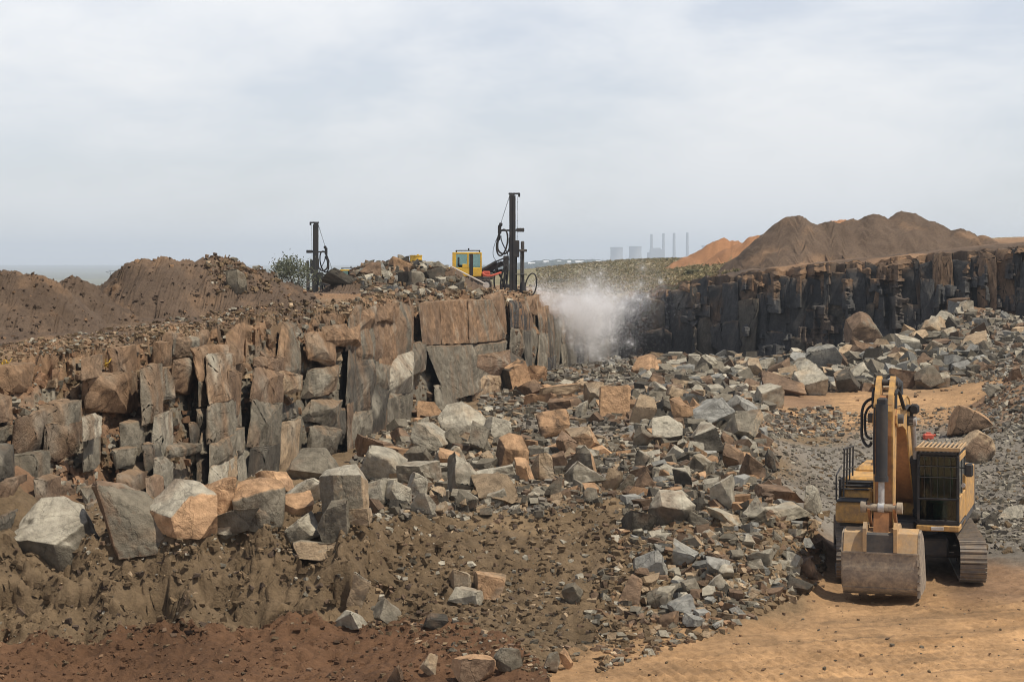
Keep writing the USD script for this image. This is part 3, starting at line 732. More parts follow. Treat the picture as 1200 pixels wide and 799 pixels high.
def face_color(v, k, tone, rng, dark, iron, nz=None):
    """weathering that runs over the joints: iron stain thick near the top, grey stone below, dark drips"""
    base = TONE[tone] * (1 + rng.normal(0, 0.13))
    v = np.asarray(v)
    n1 = fbm(v * np.array([0.55, 0.55, 0.40]), 4, 301)
    n2 = fbm(v * np.array([2.6, 2.6, 0.6]), 4, 302)
    n3 = fbm(v * 3.5, 3, 303)
    c = np.tile(base, (len(v), 1))
    w = np.clip((n1 - 0.5) * 5.5 + (iron - k) * 3.0 + (n2 - 0.5) * 1.6 + rng.normal(0, 0.4), 0, 1)[:, None] * (0.55 if dark else 0.9)
    st = TONE['tan'] + (TONE['o'] - TONE['tan']) * np.clip((n3 - 0.42) * 6, 0, 1)[:, None] * np.clip((n2 - 0.4) * 4, 0, 1)[:, None]
    st = st * (0.62 if dark else 1.0)
    c = c * (1 - w) + st * w
    w = (np.clip((n2 - 0.54) * 6, 0, 1) * 0.5)[:, None]
    c = c * (1 - w) + c * np.array([0.45, 0.45, 0.47]) * w
    w = (np.clip((fbm(v * 1.1, 3, 304) - 0.55) * 6, 0, 1) * (0.0 if dark else 0.45))[:, None]
    c = c * (1 - w) + TONE['g'] * w
    if not dark:                           # earth washed down over the face
        wash = fbm(v * np.array([1.9, 1.9, 0.22]) + 40, 4, 305)
        w = (np.clip((wash - 0.47) * 7 + (0.35 - k) * 1.6, 0, 1) * np.clip(1.15 - k, 0.15, 0.8))[:, None]
        c = c * (1 - w) + (TONE['edge'] * 0.6 + TONE['chute'] * 0.4) * w
    if nz is not None:                     # earth lying on the ledges
        w = (np.clip((nz - 0.45) * 3, 0, 1) * np.clip((n1 - 0.3) * 5, 0, 1) * (0.5 if dark else 0.8))[:, None]
        c = c * (1 - w) + TONE['edge'] * w
    return np.clip(c * (0.66 + 0.66 * n3)[:, None], 0.008, 0.9)

def JOINT(n):
    """the joints run back into the rock, oblique to the face"""
    j = np.array([0.10, 0.99]) - n * 0.05 if n[0] > 0 else np.array([0.05, 0.98]) - n * 0.2
    return j / np.linalg.norm(j)

def cell(corners, off, rng, tone, parent, turn=(0.05, 0.13), lean=(0.05, 0.06), back=1.1, detail=5, rough=0.05, dark=False, iron=0.3, grow=1.03, chips=2, ridge=1.0, plumb=1.0, name='rock_block'):
    """one jointed block of the face: four corners (px, py) on the face, pushed out by off"""
    q = np.array(corners, float)
    mid = q.mean(0)
    q = mid + (q - mid) * grow
    P, n, k = face_point(*mid)
    d = P[1]
    w, h = np.ptp(q[:, 0]) / F * d, np.ptp(q[:, 1]) / F * d
    a, b = rng.normal(*turn) * w, rng.normal(*lean) * h
    pts = []
    fr = []
    for (x, y) in q:
        p, _, _ = face_point(x, y)
        u, v = (x - mid[0]) / max(np.ptp(q[:, 0]), 1e-6), (mid[1] - y) / max(np.ptp(q[:, 1]), 1e-6)
        want = off + a * u - b * v + rng.normal(0, 0.03) * w + plumb * (P[:2] @ n) + (1 - plumb) * (p[:2] @ n)
        r = p[:2] / p[1]
        t = np.clip(want / (r @ n) - p[1], -2.6, 2.6)          # the front of a block stands upright
        p = np.array([p[0] + r[0] * t, p[1] + t, p[2]])
        o_ = 0.0
        fr.append((p, o_))
    for i, (p, o_) in enumerate(fr):
        f0 = p.copy()
        f0[:2] += n * o_
        if rng.random() < chips / 4:       # a broken corner
            e = rng.uniform(0.12, 0.36)
            for j in ((i + 1) % 4, (i - 1) % 4):
                g = fr[j][0].copy()
                g[:2] += n * fr[j][1]
                pts.append(f0 * (1 - e) + g * e)
            g = p.copy()
            g[:2] += n * (o_ - e * min(w, h) * rng.uniform(0.4, 1.1))
            pts.append(g)
        else:
            pts.append(f0)
        bk = p.copy()
        bk[:2] += JOINT(n) * back
        pts.append(bk)
    if ridge:                              # broken facets over the front instead of one plane
        for _ in range(int(rng.integers(3, 7))):
            u, v_ = rng.uniform(0.08, 0.92, 2)
            edge_ = min(u, 1 - u, v_, 1 - v_) * 2
            top_, bot_ = fr[0][0] * (1 - u) + fr[1][0] * u, fr[3][0] * (1 - u) + fr[2][0] * u
            oo = (fr[0][1] * (1 - u) + fr[1][1] * u) * v_ + (fr[3][1] * (1 - u) + fr[2][1] * u) * (1 - v_)
            g = top_ * v_ + bot_ * (1 - v_)
            g[:2] += n * (oo + abs(rng.normal(0.16, 0.16)) * min(w, h) * ridge * (0.25 + 0.75 * edge_))
            pts.append(g)
    m = trimesh.Trimesh(*_hull(np.array(pts)), process=True)
    jb = JOINT(n)
    m.update_faces(m.face_normals[:, :2] @ jb < 0.5)          # the side buried in the rock
    v, f = trimesh.remesh.subdivide_to_size(m.vertices, m.faces, max(w, h) / detail, max_iter=8)
    m = trimesh.Trimesh(v, f, process=True)
    m.merge_vertices()
    nr = np.array(m.vertex_normals)
    trimesh.smoothing.filter_laplacian(m, lamb=0.3, iterations=1, volume_constraint=False)
    v = np.array(m.vertices)
    sc = min(1.0, (w + h) / 2)
    dis = (fbm(v * 1.5 / max(0.5, sc), 3, 311) - 0.5) * 2.2 - np.abs(fbm(v * 4.5 / max(0.5, sc), 3, 312) - 0.5) * 1.5 + 0.15
    m.vertices = v + nr * (dis * rough * max(0.5, sc) * 1.3)[:, None]
    return obj(name, m, 'rock', parent, smooth=32, cd=face_color(m.vertices, k, tone, rng, dark, iron, np.array(m.vertex_normals)[:, 2]))

def rect(px0, py0, px1, py1, rng, j=0.10):
    w, h = px1 - px0, py1 - py0
    return [(px0 + rng.normal(0, j) * w, py0 + rng.normal(0, j) * h), (px1 + rng.normal(0, j) * w, py0 + rng.normal(0, j) * h), (px1 + rng.normal(0, j) * w, py1 + rng.normal(0, j) * h), (px0 + rng.normal(0, j) * w, py1 + rng.normal(0, j) * h)]

def courses(x0, x1, wr, hr, rng, parent, offs, tones, skip=None, top=(2, 6), below=4, step=0.35, slant=2.6, wob=0.16, **kw):
    """fills the face with columns of blocks that share their joints"""
    bs = [x0]
    while bs[-1] < x1:
        bs.append(bs[-1] + rng.uniform(*wr))
    leans = rng.normal(0.0, 0.05, len(bs))
    for i in range(len(bs) - 1):
        t, dt, f_, df = [float(a[0]) for a in rim([(bs[i] + bs[i + 1]) / 2])]
        ys = [t + rng.uniform(*top)]
        while ys[-1] < f_ + below:
            ys.append(ys[-1] + rng.uniform(*hr))
        dl, dr = rng.normal(0, slant, len(ys)), rng.normal(0, slant, len(ys))
        co = rng.uniform(*offs)
        X = lambda k, y: bs[k] + leans[k] * (y - t)
        for j in range(len(ys) - 1):
            k = ((ys[j] + ys[j + 1]) / 2 - t) / (f_ - t)
            if skip and skip(bs[i], k, rng):
                continue
            y0l, y0r, y1l, y1r = ys[j] + dl[j], ys[j] + dr[j], ys[j + 1] + dl[j + 1], ys[j + 1] + dr[j + 1]
            cell([(X(i, y0l), y0l), (X(i + 1, y0r), y0r), (X(i + 1, y1r), y1r), (X(i, y1l), y1l)], co + rng.normal(0, wob) + step * k, rng, tones(k, rng, bs[i]), parent, **kw)

r3 = np.random.default_rng(31)
EXPL = [(104, 438, 146, 480, 'b', .75), (50, 472, 80, 525, 'G', .8), (166, 430, 194, 466, 'G', .9), (142, 490, 168, 540, 'G', .8), (152, 538, 188, 584, 'G', .8), (229, 403, 262, 444, 'o', 1.2), (232, 446, 272, 472, 'G', 1.1), (233, 472, 273, 497, 'G', 1.15), (237, 497, 277, 526, 'G', 1.25), (238, 526, 272, 560, 'd', 1.0),
        (278, 512, 311, 560, 'g', 1.0), (362, 427, 394, 464, 'G', .9), (362, 465, 394, 494, 'G', .9), (363, 494, 392, 530, 'G', 1.0), (361, 388, 388, 424, 'o', .95), (381, 379, 419, 401, 'o', 1.15), (447, 378, 467, 425, 'o', 1.1), (480, 401, 497, 436, 'G', 1.0),
        (597, 352, 611, 386, 'tan', .6), (610, 352, 623, 388, 'tan', .6), (618, 344, 630, 366, 'o', .7)]
for e in EXPL:
    cell(rect(*e[:4], r3, 0.07), -0.06 + 0.55 * e[5], r3, {'o': 'tan', 't': 'G'}.get(e[4], e[4]), left_face, detail=4.5, grow=1.05, chips=2.2, rough=0.06, iron={'o': 0.9, 'b': 0.55, 't': 0.6}.get(e[4], 0.22))
# the great cracked slab on the corner, upper half orange, lower half grey and undercut
kw = dict(turn=(0.10, 0.0), grow=1.0, ridge=0, rough=0.06)
cell([(490, 354), (515, 352), (517, 401), (495, 402)], 1.35, r3, 'b', left_face, lean=(0.03, 0), back=3.2, detail=6, iron=0.35, chips=0.5, **kw)
cell([(515, 352), (547, 351), (549, 400), (518, 401)], 1.85, r3, 'tan', left_face, lean=(0.03, 0), back=3.4, detail=8, iron=0.62, chips=0.5, **kw)
cell([(548, 351), (576, 350), (592, 396), (550, 400)], 1.8, r3, 'G', left_face, lean=(0.06, 0), back=3.4, detail=8, iron=0.40, chips=0.8, **kw)
cell([(498, 403), (552, 402), (556, 458), (524, 466)], 1.85, r3, 'G', left_face, lean=(-0.12, 0), back=3.0, detail=8, iron=0.1, chips=0.6, **kw)
cell([(551, 402), (592, 399), (580, 448), (555, 458)], 1.7, r3, 'G', left_face, lean=(-0.10, 0), back=3.0, detail=8, iron=0.0, chips=1.0, **kw)
GT_ = lambda k, rng, x: rng.choice(['b', 'tan', 'G', 'G']) if k < 0.26 else rng.choice(['G', 'G', 'G', 'd', 'd', 'b', 'b', 'g', 't' if x > 250 else 'b'])
courses(-30.0, 600, (11, 29), (11, 62), r3, left_face, (-0.55, 0.7), GT_, skip=lambda x, k, rng: (rng.random() < np.interp(x, [60, 150, 260], [0.62, 0.38, 0.03]) * (1.0 if k < 0.7 else 0.7)) or (k < 0.16 and rng.random() < 0.28) or (478 < x < 562 and k < 0.95), detail=4.2, turn=(0.0, 0.20), lean=(0.04, 0.14), chips=2.7, slant=3.2, wob=0.17, rough=0.06)
courses(600.0, 714, (6, 11), (26, 60), r3, left_face, (-0.3, 0.35), lambda k, rng, x: rng.choice(['G', 'd', 'd', 'k']), detail=5, back=1.2, top=(2, 12), iron=0.22, rough=0.07)
r4 = np.random.default_rng(44)
courses(722.0, 1300, (6, 24), (22, 84), r4, far_wall, (-0.35, 0.3), lambda k, rng, x: 'b' if rng.random() < (0.5 if 1085 < x < 1170 else 0.08 if x > 900 else 0.0) else rng.choice(['k', 'k', 'k', 'd']), detail=5, back=1.3, top=(3, 13), dark=True, iron=0.2, rough=0.10, turn=(0.0, 0.1), step=0.2, plumb=0.35, ridge=0.5)

# ------------------------------------------------------------------ boulders one by one: (cx, cy, w, h, tone, label or group, face tones)
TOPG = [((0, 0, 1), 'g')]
def rock_at(cx, cy, w, h, tone, rng, label, group=None, ft=None, up=False, cuts=None, yaw=None, tilt=0.14, name='boulder', catg='boulder', sink=0.14, stay=None, shape=None):
    base = cy + h * 0.5
    d, z = hit_up(cx, base) if up else hit_low(cx, base)
    if stay:
        d, z = stay, zof(base, stay)
    W, Hh = w / F * d, h / F * d
    dep = W * rng.uniform(0.75, 1.05) if W < 2.2 * Hh else W * 0.7
    detail = int(np.clip(w / 5.0, 3, 17))
    flat = Hh < 0.5 * W
    if shape is not None:
        m = trimesh.Trimesh(*_hull((np.array(shape)[:, [0, 2, 1]] - [0.5, 0.4, 0.5]) * [W, W * 0.9, Hh]), process=True)
        m.merge_vertices()
        v, f = trimesh.remesh.subdivide_to_size(m.vertices, m.faces, W / 20, max_iter=8)
        m = trimesh.Trimesh(v, f, process=True)
        m.merge_vertices()
        nr = np.array(m.vertex_normals)
        trimesh.smoothing.filter_laplacian(m, lamb=0.45, iterations=1)
        q = np.array(m.vertices) / W
        m.vertices = m.vertices + nr * (((fbm(q * 2.2 + cx, 3, 5) - 0.5) * 1.8 - np.abs(fbm(q * 6.0 + cx, 3, 6) - 0.5) * 1.2 + 0.1) * 0.05 * W)[:, None]
    else:
        m, _ = block((W * 0.96, dep, Hh * 1.1), rng, cuts if cuts is not None else int(rng.integers(3, 7)), 0.14 if flat else 0.25, detail, 0.075, crisp=7 if cx in (1135, 1140, 250, 446, 358, 647) and not group else 1 if w > 18 else 0)
    R = np.eye(4) if shape is not None else trimesh.transformations.rotation_matrix(rng.uniform(-0.5, 0.5) if yaw is None else yaw, [0, 0, 1]) @ trimesh.transformations.rotation_matrix(rng.normal(0, tilt if flat else tilt * 2.2), [1, 0, 0]) @ trimesh.transformations.rotation_matrix(rng.normal(0, tilt if flat else tilt * 2.2), [0, 1, 0])
    m.apply_transform(R)
    if shape is None and m.center_mass[2] > m.bounds[:, 2].mean():
        m.vertices = m.vertices * [1, 1, -1]
        m.invert()
    e = np.ptp(m.vertices, axis=0)
    m.vertices = m.vertices * np.array([W / e[0], max(W / e[0], 0.8), Hh * (1 + sink) / e[2]])
    c = stain(m, tone, rng, ft)
    X = (cx - CX) / F * d
    lo = m.vertices[:, 2].min()
    m.apply_translation([X, d + e[1] * 0.28, z - lo - sink * Hh])
    o = obj(name, m, 'rock', smooth=36, cd=c)
    return tag(o, label, catg, group)

r5 = np.random.default_rng(55)
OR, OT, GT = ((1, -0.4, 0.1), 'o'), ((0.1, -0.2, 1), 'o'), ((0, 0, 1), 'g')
B = [
 (63, 628, 112, 76, 'G', 'big pale flat topped boulder at the far left end of the terrace', [GT]),
 (152, 614, 106, 80, 'b', 'large grey brown slab leaning beside the far left boulder', [((1, -.6, .3), 'G')]),
 (209, 600, 88, 62, 'o', 'big boulder with grey top and bright orange side, third from the left on the terrace', [((-0.4, 0, 1), 'g')]),
 (250, 588, 56, 50, 'o', 'rounded orange boulder right behind the grey topped orange boulder', None),
 (270, 613, 70, 38, 'G', 'sharp ridged grey tan wedge in front of the rounded orange boulder', [((-.5, 0, 1), 't')]),
 (301, 594, 64, 56, 'G', 'blocky boulder with pitted orange top and grey right side, mid terrace', [OT]),
 (264, 624, 38, 18, 'g', 'small flat pale stone at the terrace edge below the ridged wedge', None),
 (352, 622, 48, 36, 'G', 'cube shaped grey boulder standing on the undercut slab', [GT]),
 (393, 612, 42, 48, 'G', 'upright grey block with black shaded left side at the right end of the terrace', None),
 (350, 592, 44, 26, 'o', 'orange topped boulder behind the cube shaped grey one', [OT]),
 (358, 575, 56, 30, 'g', 'round pale grey boulder under the one with the dark hollow', None),
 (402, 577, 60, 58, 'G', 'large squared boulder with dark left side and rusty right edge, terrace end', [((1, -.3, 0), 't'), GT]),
 (320, 563, 50, 22, 'o', 'low orange boulder at the foot of the pale rock face', None),
 (362, 546, 66, 34, 'G', 'grey boulder with a dark hollow against the rock face foot', None),
 (414, 606, 40, 18, 't', 'tan wedge of stone poking out right of the upright grey block', None),
 (372, 648, 74, 24, 'G', 'long flat slab overhanging the earth bank at its crest', [((0, -1, 0), 't')]),
 (501, 481, 30, 22, 'o', 'round orange stone at the foot of the great undercut slab', None),
 (541, 491, 58, 38, 'g', 'big pale peaked boulder on top of the middle heap', None),
 (502, 514, 46, 36, 'g', 'broad light grey boulder left of centre in the middle heap', None),
 (527, 516, 30, 26, 'G', 'smooth mid grey block leaning below the pale peaked boulder', None),
 (446, 542, 56, 40, 'g', 'rounded pale grey boulder left of the middle heap', None),
 (440, 522, 46, 24, 'b', 'brown stained boulder wedged under the rock face left of the heap', None),
 (490, 537, 38, 24, 'G', 'jagged grey stone below the broad light grey boulder', None),
 (524, 538, 26, 22, 'o', 'small orange stone in the heart of the middle heap', None),
 (562, 514, 24, 36, 'G', 'steep dark grey stone right of the pale peaked boulder', None),
 (582, 505, 34, 30, 'g', 'leaning grey slab behind the big orange boulder', None),
 (601, 528, 40, 38, 'o', 'big rounded orange boulder at the right of the middle heap', [((-1, -.2, 0), 'b')]),
 (542, 556, 38, 50, 'G', 'tall jagged grey boulder standing in the middle heap', [GT]),
 (491, 556, 54, 24, 'G', 'long dark grey block lying across the heap front', [GT]),
 (487, 572, 28, 30, 'g', 'pale wedge with sharp edges at the heap front', None),
 (465, 577, 36, 28, 'g', 'pale broken block left of the sharp wedge', None),
 (440, 576, 36, 30, 'g', 'pale tilted block beside the squared boulder', None),
 (495, 590, 36, 24, 'g', 'triangular pale grey block at the crest of the bank', None),
 (580, 553, 46, 15, 'g', 'thin pale slab lying on top of the tan block', None),
 (580, 575.01, 60, 30, 't', 'wide tan block jutting over the earth slope', None),
 (513, 578, 20, 16, 't', 'little tan cube left of the wide tan block', None),
 (547, 586, 28, 22, 'G', 'dark crumbly stone under the left end of the wide tan block', None),
 (568, 538, 20, 16, 't', 'small square tan stone behind the thin pale slab', None),
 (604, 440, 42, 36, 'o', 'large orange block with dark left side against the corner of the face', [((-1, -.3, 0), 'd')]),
 (620, 455, 34, 20, 'b', 'brown stone below the large orange corner block', None),
 (629, 441, 28, 22, 'o', 'orange slab right of the corner block', None),
 (632, 469, 40, 17, 'o', 'long low orange block under the brown stone', None),
 (655, 459, 50, 20, 't', 'pale orange topped slab in the middle distance', [((0, 0, 1), 'o')]),
 (660, 474, 42, 18, 'b', 'dark brown block under the pale orange topped slab', None),
 (647, 497, 40, 34, 'o', 'rounded rusty boulder in the middle of the rubble slope', [((-.6, -.6, 0), 'b')]),
 (681, 481, 16, 24, 'g', 'spiky pale grey sliver standing on end', None),
 (721, 472, 38, 40, 'o', 'square orange block with a flat lit face', None),
 (696, 462, 26, 28, 't', 'tan block left of the square orange one', None),
 (753, 481, 34, 36, 't', 'tall tan boulder right of the square orange one', None),
 (682, 514, 40, 28, 'o', 'pale orange faceted boulder at the centre of the rubble', [((0, 0, 1), 't')]),
 (664, 524, 26, 26, 'b', 'brown stone left of the pale faceted boulder', None),
 (686, 540, 40, 34, 'G', 'grey boulder with orange right shoulder below the pale faceted one', [((1, 0, .4), 'o')]),
 (686, 560, 50, 30, 'G', 'wide dark fronted grey boulder at the top of the earth slope', [GT]),
 (656, 540, 24, 22, 'b', 'rust brown stone between two orange boulders', None),
 (636, 548, 28, 32, 't', 'upright tan stone on the crest of the earth slope', None),
 (613, 553, 24, 28, 'o', 'small orange cube at the right of the thin pale slab', None),
 (718, 561, 26, 26, 't', 'tan wedge right of the wide dark fronted boulder', None),
 (649, 571, 22, 26, 'G', 'grey pointed stone sliding off the crest', None),
 (755, 429, 34, 26, 'o', 'orange boulder before the left end of the dark wall', None),
 (768, 449, 26, 20, 'b', 'brown stone below the orange boulder of the dark wall', None),
 (783, 508, 38, 30, 'g', 'flat topped six sided tan grey block', [((0, -1, -.3), 'd')]),
 (753, 516, 24, 28, 'G', 'upright grey block left of the six sided one', None),
 (791, 532, 24, 20, 'g', 'small pale cube below the six sided block', None),
 (822, 545, 38, 22, 'g', 'neat pale brick shaped block lying level', [((0, -1, 0), 'G')]),
 (816, 527, 22, 18, 'g', 'pale angular stone behind the brick shaped block', None),
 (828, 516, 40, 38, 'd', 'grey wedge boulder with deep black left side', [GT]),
 (873, 499, 46, 36, 'G', 'dark pyramid boulder with tan right edge at the gravel edge', [((1, 0, .3), 't')]),
 (833, 485, 50, 36, 'u', 'large blue grey boulder above the black sided wedge', None),
 (798, 483, 28, 26, 'o', 'orange stone left of the large blue grey boulder', None),
 (781, 480, 28, 20, 'd', 'black stone with brown rim between tan and orange boulders', None),
 (871, 475, 42, 24, 'u', 'blue grey block with flat top behind the dark pyramid', None),
 (751, 541, 20, 26, 'd', 'dark upright stone with pale cap at the left of the cube pile', [GT]),
 (778, 556, 28, 20, 'G', 'grey cube leaning at the bottom of the cube pile', [GT]),
 (803, 560, 24, 22, 'd', 'dark cube with bright top at the bottom of the cube pile', [GT]),
 (757, 563, 26, 22, 'b', 'rusty stone at the lower left of the cube pile', None),
 (848, 577, 32, 40, 'g', 'tall tilted pale plate standing behind the flat slabs', None),
 (734, 568, 20, 20, 'G', 'small grey block above the orange earth', None),
 (884, 548, 28, 32, 'b', 'brown broken pillar at the edge of the gravel', None),
 (904, 540, 14, 28, 'd', 'thin dark post like stone at the edge of the gravel', None),
 (858, 534, 28, 28, 'b', 'brown crumbling block beside the broken pillar', None),
 (790, 461, 22, 18, 't', 'small tan boulder with bright top behind the black stone', None),
 (904, 463, 36, 26, 'g', 'grey boulder at the right end of the rubble by the haul road', [((1, 0, 0), 't')]),
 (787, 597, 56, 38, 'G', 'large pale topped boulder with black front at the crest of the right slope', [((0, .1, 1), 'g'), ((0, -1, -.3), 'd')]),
 (750, 613, 44, 28, 'd', 'dark grey block left of the large pale topped boulder', [GT]),
 (816, 609, 34, 20, 'G', 'narrow grey bar lying right of the large pale topped boulder', None),
 (850, 606, 48, 24, 'g', 'low pale slab at the middle of the right crest', [((0, -1, 0), 't')]),
 (887, 597, 30, 30, 'G', 'tilted grey cube on the flat slabs', [((-.5, -.3, 1), 'g')]),
 (925, 602, 60, 18, 'g', 'long broken flat slab left of the excavator', None),
 (915, 579, 54, 18, 'b', 'long brown beam of rock behind the flat slab', None),
 (953, 589, 24, 36, 'g', 'pale upright plate next to the excavator', None),
 (798, 647, 34, 34, 'u', 'white blue pointed boulder on the right slope', [((-1, -.5, 0), 't')]),
 (768, 664, 46, 36, 'u', 'broad blue grey boulder on the right slope', None),
 (838, 665, 30, 22, 'u', 'blue grey stone in the middle of the right slope', None),
 (842, 682, 24, 18, 'g', 'pale square stone low on the right slope', None),
 (781, 700, 24, 24, 'g', 'upright pale block at the foot of the right slope', None),
 (767, 702, 20, 22, 'G', 'grey block touching the upright pale block', None),
 (800, 711, 34, 22, 'u', 'blue grey wedge at the foot of the right slope', None),
 (785, 726, 24, 18, 'b', 'brown stone at the very foot of the right slope', None),
 (813, 727, 26, 16, 'u', 'flat blue grey stone at the road edge', None),
 (897, 655, 38, 22, 'g', 'pale stone halfway up the slope left of the excavator', None),
 (931, 660, 20, 20, 'g', 'small pale stone right of the halfway stone', None),
 (945, 667, 26, 24, 'b', 'brown block by the left track of the excavator', None),
 (934, 687, 34, 22, 'd', 'dark stone pile piece left of the bucket', None),
 (930, 704, 16, 10, 't', 'little tan stone on the road near the bucket', None),
 (741, 691, 30, 32, 'b', 'brown slab sticking out of the earth right of the middle', None),
 (810, 688, 26, 16, 'G', 'grey flat stone among the small rubble of the right slope', None),
 (422, 695, 30, 40, 't', 'pale pointed boulder standing in the earth bank', [GT]),
 (410, 726, 44, 22, 'g', 'pale tilted slab at the foot of the bank by the red soil', None),
 (452, 717, 34, 28, 'G', 'grey ribbed stone right of the pale tilted slab', None),
 (539, 682, 28, 28, 't', 'rounded tan block of the pair in the middle of the earth slope', None),
 (573, 686, 40, 30, 't', 'squared tan block of the pair in the middle of the earth slope', [((0, -.6, .3), 'o')]),
 (547, 701, 42, 18, 'g', 'pale slab under the pair of tan blocks', None),
 (510, 729, 30, 18, 'd', 'dark brown stone at the edge of the red soil', None),
 (503, 781, 22, 26, 't', 'tan block at the bottom of the picture in the red soil', None),
 (555, 787, 54, 26, 'o', 'wide rusty boulder half buried at the bottom edge', [((0, -1, 0), 'b')]),
 (596, 779, 34, 24, 'G', 'grey brown block right of the wide rusty boulder', None),
 (645, 776, 20, 24, 'G', 'grey block at the edge of the tan road, bottom', None),
 (663, 772, 18, 24, 'o', 'rust red block at the edge of the tan road, bottom', None),
 (671, 699, 26, 26, 'G', 'greenish grey upright stone on the earth slope', None),
 (463, 793, 22, 22, 'b', 'brown block left of the bottom tan block', None),
 (1023, 388, 56, 42, 'b', 'huge squared brown grey boulder standing before the dark wall', [((1, -.3, 0), 'G')]),
 (966, 421, 46, 30, 'u', 'large grey boulder at the left of the far talus', None),
 (956, 446, 38, 36, 'g', 'pale steep boulder above the haul road left of the boom', None),
 (919, 449, 48, 26, 'b', 'wide brown grey boulder at the haul road corner', None),
 (997, 446, 38, 28, 'd', 'dark faced boulder just left of the boom top', [((-1, 0, .3), 't')]),
 (1061, 445, 36, 24, 'b', 'brown boulder just right of the boom top', None),
 (1088, 443, 36, 28, 'G', 'brown grey boulder at the right end of the talus foot', None),
 (1014, 408, 36, 18, 'b', 'brown boulder at the foot of the huge squared one', None),
 (1095, 382, 34, 22, 't', 'tan grey boulder high on the far talus', None),
 (1110, 372, 30, 16, 'g', 'pale boulder near the top of the far talus', None),
 (1078, 394, 22, 16, 't', 'tan stone left of the tan grey boulder on the talus', None),
 (1142, 399, 36, 22, 't', 'wide tan boulder on the right of the far talus', None),
 (1131, 362, 18, 14, 'g', 'topmost pale stone of the far talus', None),
 (1135, 492, 52, 34, 'o', 'big rounded orange boulder behind the cab', [((0, -1, -.4), 'b')]),
 (1140, 524, 54, 38, 't', 'big tan boulder with sloping face right behind the cab', [((0, -1, -.4), 'b')]),
 (1193, 438, 16, 18, 'b', 'brown boulder at the right edge above the haul road', None),
 (1166, 458, 20, 14, 'G', 'grey stone on the right hand soil mound', None),
 (882, 431, 28, 22, 't', 'tan boulder at the foot of the dark wall, middle', None),
 (914, 431, 28, 22, 'b', 'brown boulder right of the tan one at the wall foot', None),
 (1186, 601, 32, 16, 'g', 'flat pale stone on the gravel at the right edge', None),
 (1160, 609, 20, 18, 'd', 'dark block on the gravel right of the excavator', None),
 (1140, 606, 18, 16, 'd', 'black stone beside the right track of the excavator', None),
]
SHAPES = {  # the most prominent ones: corners as (across, up, away)
    63: [(.10, .80, .75), (.22, .95, .85), (.45, 1.0, .9), (.68, .88, .8), (.79, .70, .45), (1.0, .20, .45), (.97, .16, .7), (.02, .48, .12), (.25, .52, .0), (.53, .46, -.02), (.02, .22, .34), (.18, .0, .38), (.55, .02, .24), (.6, .04, .12), (.3, .0, .9), (.9, .0, .9)],
    152: [(.0, .92, .55), (.06, 1.0, .45), (.32, .08, .5), (.12, .97, .22), (.40, .0, .0), (.84, .06, .1), (1.0, .33, .3), (.93, .46, .5), (.60, .84, .62), (.34, .93, .62), (.2, .0, .9), (.9, .0, .8)],
    209: [(.0, .52, .5), (.36, .97, .85), (.70, .93, .75), (.97, .76, .55), (1.0, .42, .4), (.78, .03, .2), (.5, .08, .05), (.42, .44, .0), (.62, .74, .32), (.04, .2, .45), (.1, .0, .9), (.9, .0, .8)],
    301: [(.0, .72, .5), (.12, .92, .6), (.5, 1.0, .7), (.9, .95, .6), (1.0, .85, .4), (.62, .78, .02), (.05, .6, .1), (.98, .3, .2), (.95, .12, .15), (.68, .0, .02), (.55, .3, .0), (.1, .1, .15), (.3, .0, .9), (.9, .0, .8)],
    402: [(.0, .78, .5), (.3, .86, .05), (.12, .9, .8), (.72, 1.0, .75), (.85, .86, .1), (1.0, .1, .25), (.93, .0, .1), (.35, .1, .0), (.05, .1, .6), (.95, .7, .6), (.5, .0, .9)],
    541: [(.0, .55, .4), (.18, .9, .6), (.48, 1.0, .6), (.8, .75, .6), (1.0, .52, .5), (.62, .4, .0), (.4, .1, .0), (.1, .3, .1), (.75, .05, .1), (.95, .1, .4), (.2, .0, .9), (.8, .0, .9)],
    601: [(.0, .4, .4), (.1, .85, .5), (.4, 1.0, .6), (.75, .92, .5), (1.0, .5, .4), (.95, .12, .3), (.7, .0, .1), (.15, .03, .1), (.3, .6, .0), (.65, .55, .0), (.5, .0, .9)],
    787: [(.28, 1.0, .7), (.3, .62, .0), (.0, .5, .5), (.75, .95, .7), (1.0, .6, .35), (.97, .5, .3), (.7, .52, -.02), (.9, .12, .3), (.6, .0, .2), (.25, .05, .2), (.05, .2, .5), (.5, .0, .9)],
    783: [(.0, .55, .3), (.08, .95, .85), (.55, 1.0, .9), (1.0, .72, .6), (.95, .38, .1), (.55, .28, -.02), (.05, .3, .02), (.05, .05, .25), (.55, .0, .2), (.95, .1, .3), (.5, .0, .9)],
    721: [(.0, .1, .1), (.05, .98, .3), (.9, 1.0, .35), (1.0, .9, .4), (.95, .1, .15), (.5, .0, .05), (.0, .9, .7), (1.0, .5, .7), (.5, .0, .8)],
    580.5: []}
for e in B:
    rock_at(*e[:5], r5, e[5], ft=e[6], shape=SHAPES.get(e[0]) or None)
for e in [(396, 325, 42, 22, 'd', 'big dark square rock beside the distant drill rig', None), (466, 312, 30, 20, 'o', 'orange block on top of the heap beside the yellow cab rig', None), (488, 328, 22, 18, 'G', 'pale green grey stone in the heap beside the rig', None),
          (508, 322, 28, 18, 'd', 'dark boulder on the right of the heap beside the rig', None), (276, 335, 26, 30, 'G', 'grey slab lying on the brown twin mound', None), (437, 318, 26, 18, 'b', 'brown stone left of the orange block on the heap', None), (475, 326, 18, 16, 'd', 'dark triangular stone under the orange block', None)]:
    rock_at(*e[:5], r5, e[5], up=True)

